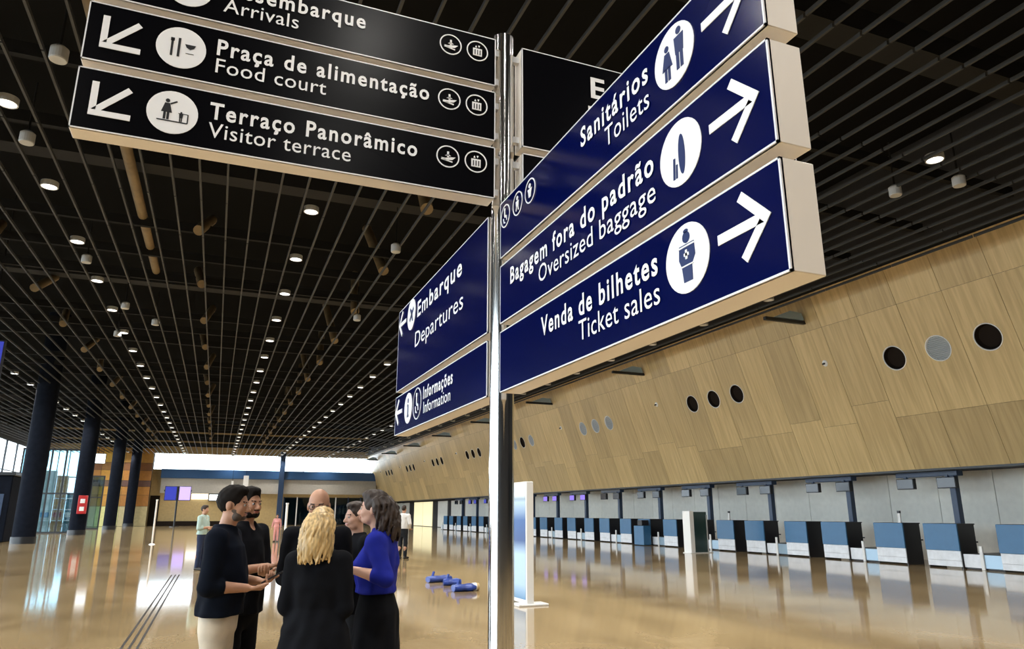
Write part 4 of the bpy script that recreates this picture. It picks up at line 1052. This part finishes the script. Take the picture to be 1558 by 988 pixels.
        grid_obj(g, 'hair', hm, root, 1 if hr == 'short' else 0)
    if spec.get('beard'):
        g = Grid(np.array([-0.16, -0.1, 1.45]) * s, np.array([0.16, 0.22, 1.68]) * s, h)
        E = lambda c, r, k=0.008, op='add': g.ell(HP(*c), np.array(r) * s, k * s, op, HR)
        g.cap(HP(-0.032, 0.042, 1.554), HP(0.032, 0.042, 1.554), 0.034 * s, None, 0.01 * s); E((0, 0.074, 1.548), (0.027, 0.023, 0.024)); E((0, 0.028, 1.60), (0.064, 0.062, 0.06), 0.01)
        g.cap(HP(-0.022, 0.094, 1.580), HP(0.022, 0.094, 1.580), 0.006 * s, None, 0.005 * s)
        g.cut(HP(0, 0.05, 1.597), HR @ np.array([0, 0.22, 1.0])); E((0, 0.104, 1.567), (0.019, 0.02, 0.007), 0.003, 'sub'); E((0, 0.11, 1.605), (0.03, 0.03, 0.022), 0.004, 'sub')
        g.cut(HP(0, 0.0, 1.55), HR @ np.array([0, -1.0, 0]))
        grid_obj(g, 'beard', spec['beard'], root, 1)
    if spec.get('glasses'):
        b = MB()
        for q in (1, -1):
            c = HP(q * 0.032, 0.108, 1.628); b.lathe([(0.021 * s, -0.002), (0.021 * s, 0.002), (0.017 * s, 0.002), (0.017 * s, -0.002)], c, HR @ np.array([0, 1.0, 0]), 16, True)
            b.bar(HP(q * 0.052, 0.106, 1.632), HP(q * 0.080, -0.005, 1.628), 0.004, 0.005)
        b.bar(HP(-0.012, 0.112, 1.630), HP(0.012, 0.112, 1.630), 0.004, 0.004); b.build('glasses', 'desk_black', root)
    # ---- upper clothing
    top = spec['top']; hem = top.get('hem', 0.86); g = Grid(np.array([-0.44, -0.36, hem - 0.06]) * s, np.array([0.44, 0.46, 1.56]) * s, hc)
    bust = 0.028 if fem else 0.0; fl = top.get('flare', 0.0); wd = top.get('wide', 1.0)
    rings = [(hem, 0, 0.005, (0.186 + fl) * wd, (top.get('ry', 0.146) + fl * 0.8) * wd), (max(0.98, hem + 0.03), 0, 0.005, (0.182 + fl * 0.5) * wd, top.get('ry', 0.142) * wd), (1.12, 0, 0.012, (0.152 if fem else 0.176) * wd, (0.115 if fem else 0.135) * wd), (1.26, 0, 0.008 + bust * 0.6, 0.172 * wd, (0.118 + bust) * wd), (1.36, 0, -0.005, 0.172 * wd, 0.108 * wd), (1.43, 0, -0.015, 0.135, 0.086), (1.47, 0, -0.018, 0.090, 0.080), (1.50, 0, -0.018, 0.072, 0.070)]
    if hem > 1.03: rings = [(hem, 0, 0.010, 0.160 * wd, 0.124 * wd)] + rings[2:]
    g.tube([(a * s, b * s, c * s, d * s, e * s) for a, b, c, d, e in rings], 0.03 * s, fold=0.010, seed=spec.get('seed', 1))
    g.cap(P(-sw + 0.02, -0.014, 1.408), P(sw - 0.02, -0.014, 1.408), 0.066 * s, None, 0.05 * s)
    sl_ = top.get('sleeve', 1.0)
    for q in (1, -1):
        g.cap(P(*sh[q]), P(*el[q]), 0.066 * s, 0.056 * s, 0.035 * s)
        if sl_ > 0:
            e2 = el[q] + (wr_[q] - el[q]) * sl_; g.cap(P(*el[q]), P(*e2), 0.055 * s, (0.055 + (0.040 - 0.055) * sl_) * s, 0.015 * s)
    g.ripple(0.0035, 38, 31, 44, spec.get('seed', 1)); g.cut(P(0, 0, hem + 0.004), (0, 0, -1))
    vn = top.get('vneck', 0.05)
    if vn > 0: g.ell(P(0, 0.085, 1.495), np.array([0.040, 0.065, vn + 0.015]) * s, 0.006 * s, 'sub')
    g.cap(P(0, -0.016, 1.475), P(0, 0.0, 1.60), 0.052 * s, 0.062 * s, 0.003 * s, None, 'sub')
    grid_obj(g, top['name'], top['mat'], root, 1)
    if top.get('collar'):
        g = Grid(np.array([-0.12, -0.14, 1.40]) * s, np.array([0.12, 0.14, 1.58]) * s, hc * 0.7)
        g.cap(P(0, -0.02, 1.455), P(0, -0.008, 1.515), 0.076 * s, 0.068 * s, 0.0); g.cap(P(0, -0.02, 1.40), P(0, 0.0, 1.62), 0.061 * s, None, 0.0, None, 'sub'); g.cut(P(0, 0, 1.515), (0, 0.25, 1)); g.cut(P(0, 0, 1.43), (0, 0, -1))
        grid_obj(g, 'collar', top['collar'], root, 1)
    # ---- lower clothing
    bt = spec['bottom']; g = Grid(np.array([-0.34, -0.3, 0.0]) * s, np.array([0.34, 0.34, 1.20]) * s, hc if near else 0.016)
    if bt['kind'] == 'trousers':
        g.tube([(0.72 * s, 0, 0, 0.12 * s, 0.07 * s), (0.84 * s, 0, 0, 0.166 * s, 0.116 * s), (0.95 * s, 0, 0, 0.164 * s, 0.122 * s), (1.08 * s, 0, 0.005, 0.145 * s, 0.112 * s)], 0.03 * s)
        for q in (1, -1):
            g.cap(P(q * 0.082, 0, 0.88), P(q * 0.095, 0.01, 0.50), 0.088 * s, 0.072 * s, 0.025 * s); g.cap(P(q * 0.095, 0.01, 0.50), P(q * 0.10, -0.015, 0.10), 0.072 * s, 0.062 * s, 0.02 * s)
        g.ripple(0.004, 30, 26, 34, 2.0); g.cut(P(0, 0, 0.06), (0, 0, -1)); g.cut(P(0, 0, 1.06), (0, 0, 1))
    else:
        g.tube([(bt['hem'] * s, 0, 0.0, 0.215 * s, 0.165 * s), (0.80 * s, 0, 0, 0.195 * s, 0.155 * s), (0.95 * s, 0, 0, 0.180 * s, 0.145 * s), (1.14 * s, 0, 0.008, 0.128 * s, 0.095 * s)], 0.02 * s, fold=0.012, seed=2)
    grid_obj(g, bt['kind'], bt['mat'], root, 1)
    for q in (1, -1):
        g = Grid(np.array([q * 0.115 - 0.09, -0.13, -0.01]) * s, np.array([q * 0.115 + 0.09, 0.24, 0.17]) * s, hc * 0.9)
        g.cap(P(q * 0.10, -0.045, 0.045), P(q * 0.13, 0.155, 0.034), 0.045 * s, 0.040 * s, 0.01); g.cap(P(q * 0.10, -0.03, 0.04), P(q * 0.10, -0.025, 0.11), 0.046 * s, 0.044 * s, 0.03); g.cut((0, 0, 0.004), (0, 0, -1))
        grid_obj(g, 'shoe', bt.get('shoe', 'leather'), root, 1)
    return root, P, HP

IR = np.array([RT[0], RT[1]]); IF = np.array([FW[0], FW[1]]) / np.hypot(FW[0], FW[1])     # picture right / away, on the ground
def fdir(r, f): v = IR * r + IF * f; return v / np.linalg.norm(v)
trs = lambda m_: {'kind': 'trousers', 'mat': m_}
# man in black jersey and khaki trousers, hands round a phone
r1, P1, _ = person(ground_at(348, 5.45), fdir(1.0, 0.12), 1.775, 'man in black long jersey and pale khaki trousers holding a phone', dict(
    skin='skin', hair='short', hairmat='hair_black', beard='beard_grey', hpitch=-2, hyaw=-4, lean=0.02, seed=1.0, elR=(0.235, -0.03, 1.12), wrR=(0.10, 0.185, 1.10), elL=(-0.225, 0.02, 1.13), wrL=(-0.06, 0.22, 1.13), curl=30,
    top=dict(name='jersey', mat='navy_cloth', hem=0.925, sleeve=0.30, wide=1.14, ry=0.122, vneck=0.0), bottom=trs('khaki_cloth')))
ph = MB().cbox(-0.04, 0.04, -0.075, 0.075, -0.005, 0.005, 0.002).build('phone', 'desk_black')
c_ = np.array(P1(0.02, 0.33, 1.16)); ph.location = (r1.matrix_basis @ Vector(c_)); ph.rotation_euler = (0.5, 0, r1.rotation_euler.z)
MB().box(-0.035, 0.035, -0.066, 0.066, 0.0045, 0.0056).build('screen', 'screen_dark', ph)
tag(ph, 'black phone held in the hands of the man in khaki trousers', 'phone')
# bearded man behind him
person(ground_at(378, 6.2), fdir(0.9, -0.3), 1.79, 'bearded man in black shirt and trousers behind the man in khaki', dict(
    skin='skin_tan', hair='short', hairmat='hair_black', beard='hair_black', hyaw=-12, seed=2.0, elR=(0.24, 0.0, 1.13), wrR=(-0.02, 0.20, 1.17), elL=(-0.23, 0.02, 1.13), wrL=(0.06, 0.23, 1.13), curl=30,
    top=dict(name='shirt', mat='black_cloth', hem=0.83, sleeve=0.2, vneck=0.05), bottom=trs('black_cloth')))
# bald man facing the camera
person(ground_at(485, 5.75), fdir(0.1, -1.0), 1.775, 'bald man in dark suit and glasses facing the blonde woman', dict(
    skin='skin', glasses=True, hpitch=-6, seed=3.0, brow='beard_grey', elR=(0.225, -0.02, 1.12), wrR=(0.10, 0.19, 1.06), elL=(-0.225, -0.02, 1.12), wrL=(-0.10, 0.19, 1.06),
    top=dict(name='suit_jacket', mat='black_cloth', hem=0.80, sleeve=0.95, wide=1.04, vneck=0.09, collar='white_cloth'), bottom=trs('dark_trouser')))
# blonde woman seen from behind
person(ground_at(491, 4.8), fdir(0.12, 1.0), 1.625, 'blonde long-haired woman in black jacket, seen from behind', dict(
    fem=True, skin='skin_pale', hair='long', hairmat='hair_blonde', len=0.155, arc=(188, 352), wave=0.012, flare=0.18, seed=4, elR=(0.198, -0.01, 1.12), wrR=(0.10, 0.17, 1.10), elL=(-0.205, -0.01, 1.12), wrL=(-0.11, 0.17, 1.08),
    top=dict(name='jacket', mat='black_cloth', hem=0.79, sleeve=0.95, wide=1.08, flare=0.05), bottom=trs('black_cloth')))
# woman in royal blue cardigan, in profile
person(ground_at(580, 5.25), fdir(-1.0, 0.08), 1.745, 'dark-haired woman in royal blue cardigan and black skirt, forearm raised', dict(
    fem=True, skin='skin_pale', hair='long', hairmat='hair_brown', len=0.14, arc=(178, 362), wave=0.016, flare=0.05, lean=0.05, seed=5, hpitch=2, elR=(0.215, -0.02, 1.2), wrR=(0.10, 0.19, 1.23), elL=(-0.24, -0.11, 1.185), wrL=(-0.235, 0.105, 1.235), curl=14,
    top=dict(name='cardigan', mat='royal_cloth', hem=1.07, sleeve=0.30, wide=1.10, vneck=0.06), bottom=dict(kind='skirt', mat='black_cloth', hem=0.63)))
# man half hidden behind her
person(ground_at(543, 6.3), fdir(-0.75, -0.65), 1.68, 'man in dark clothes half hidden behind the woman in royal blue', dict(
    skin='skin_pale', hair='short', hairmat='hair_brown', seed=6, elR=(0.24, -0.01, 1.12), wrR=(0.12, 0.17, 1.28), elL=(-0.24, -0.01, 1.12), wrL=(-0.10, 0.19, 1.10), curl=45,
    top=dict(name='jumper', mat='black_cloth', hem=0.85, sleeve=0.95), bottom=trs('dark_trouser')))
# people farther down the hall
c_ = onz(302, 868); person(c_[:2], fdir(1.0, -0.1), 1.80, 'man in mint shirt and dark jeans standing alone beside the floor strips', dict(
    skin='skin', hair='short', hairmat='hair_brown', seed=7, elR=(0.24, 0.0, 1.12), wrR=(-0.02, 0.20, 1.15), elL=(-0.23, 0.02, 1.13), wrL=(0.06, 0.22, 1.10),
    top=dict(name='shirt', mat='mint_cloth', hem=0.95, sleeve=0.3, vneck=0.0), bottom=trs('denim')), near=False)
c_ = onz(600, 853); person(c_[:2], fdir(-1.0, -0.1), 1.84, 'dark-haired man in white shirt standing beyond the woman in royal blue', dict(
    skin='skin', hair='short', hairmat='hair_black', seed=8, elR=(0.24, 0.0, 1.12), wrR=(0.1, 0.20, 1.1), elL=(-0.23, 0.02, 1.13), wrL=(-0.1, 0.22, 1.1),
    top=dict(name='shirt', mat='white_cloth', hem=0.98, sleeve=0.3), bottom=trs('black_cloth')), near=False)
c_ = onz(612, 851); person(c_[:2], fdir(0.3, 1.0), 1.84, 'brown-haired man in white shirt and grey trousers with his back turned', dict(
    skin='skin', hair='short', hairmat='hair_brown', seed=9, elR=(0.26, -0.05, 1.15), wrR=(0.2, 0.1, 1.0), elL=(-0.26, -0.03, 1.13), wrL=(-0.16, 0.12, 1.0),
    top=dict(name='shirt', mat='white_cloth', hem=0.98, sleeve=0.95), bottom=trs('dark_trouser')), near=False)
c_ = onz(419, 825); person(c_[:2], fdir(0.2, -1.0), 1.50, 'person in pink top and pink trousers far down the hall', dict(
    fem=True, skin='skin', hair='short', hairmat='hair_brown', seed=10, top=dict(name='top', mat='pink_cloth', hem=0.92, sleeve=0.9), bottom=trs('pink_cloth')), near=False)
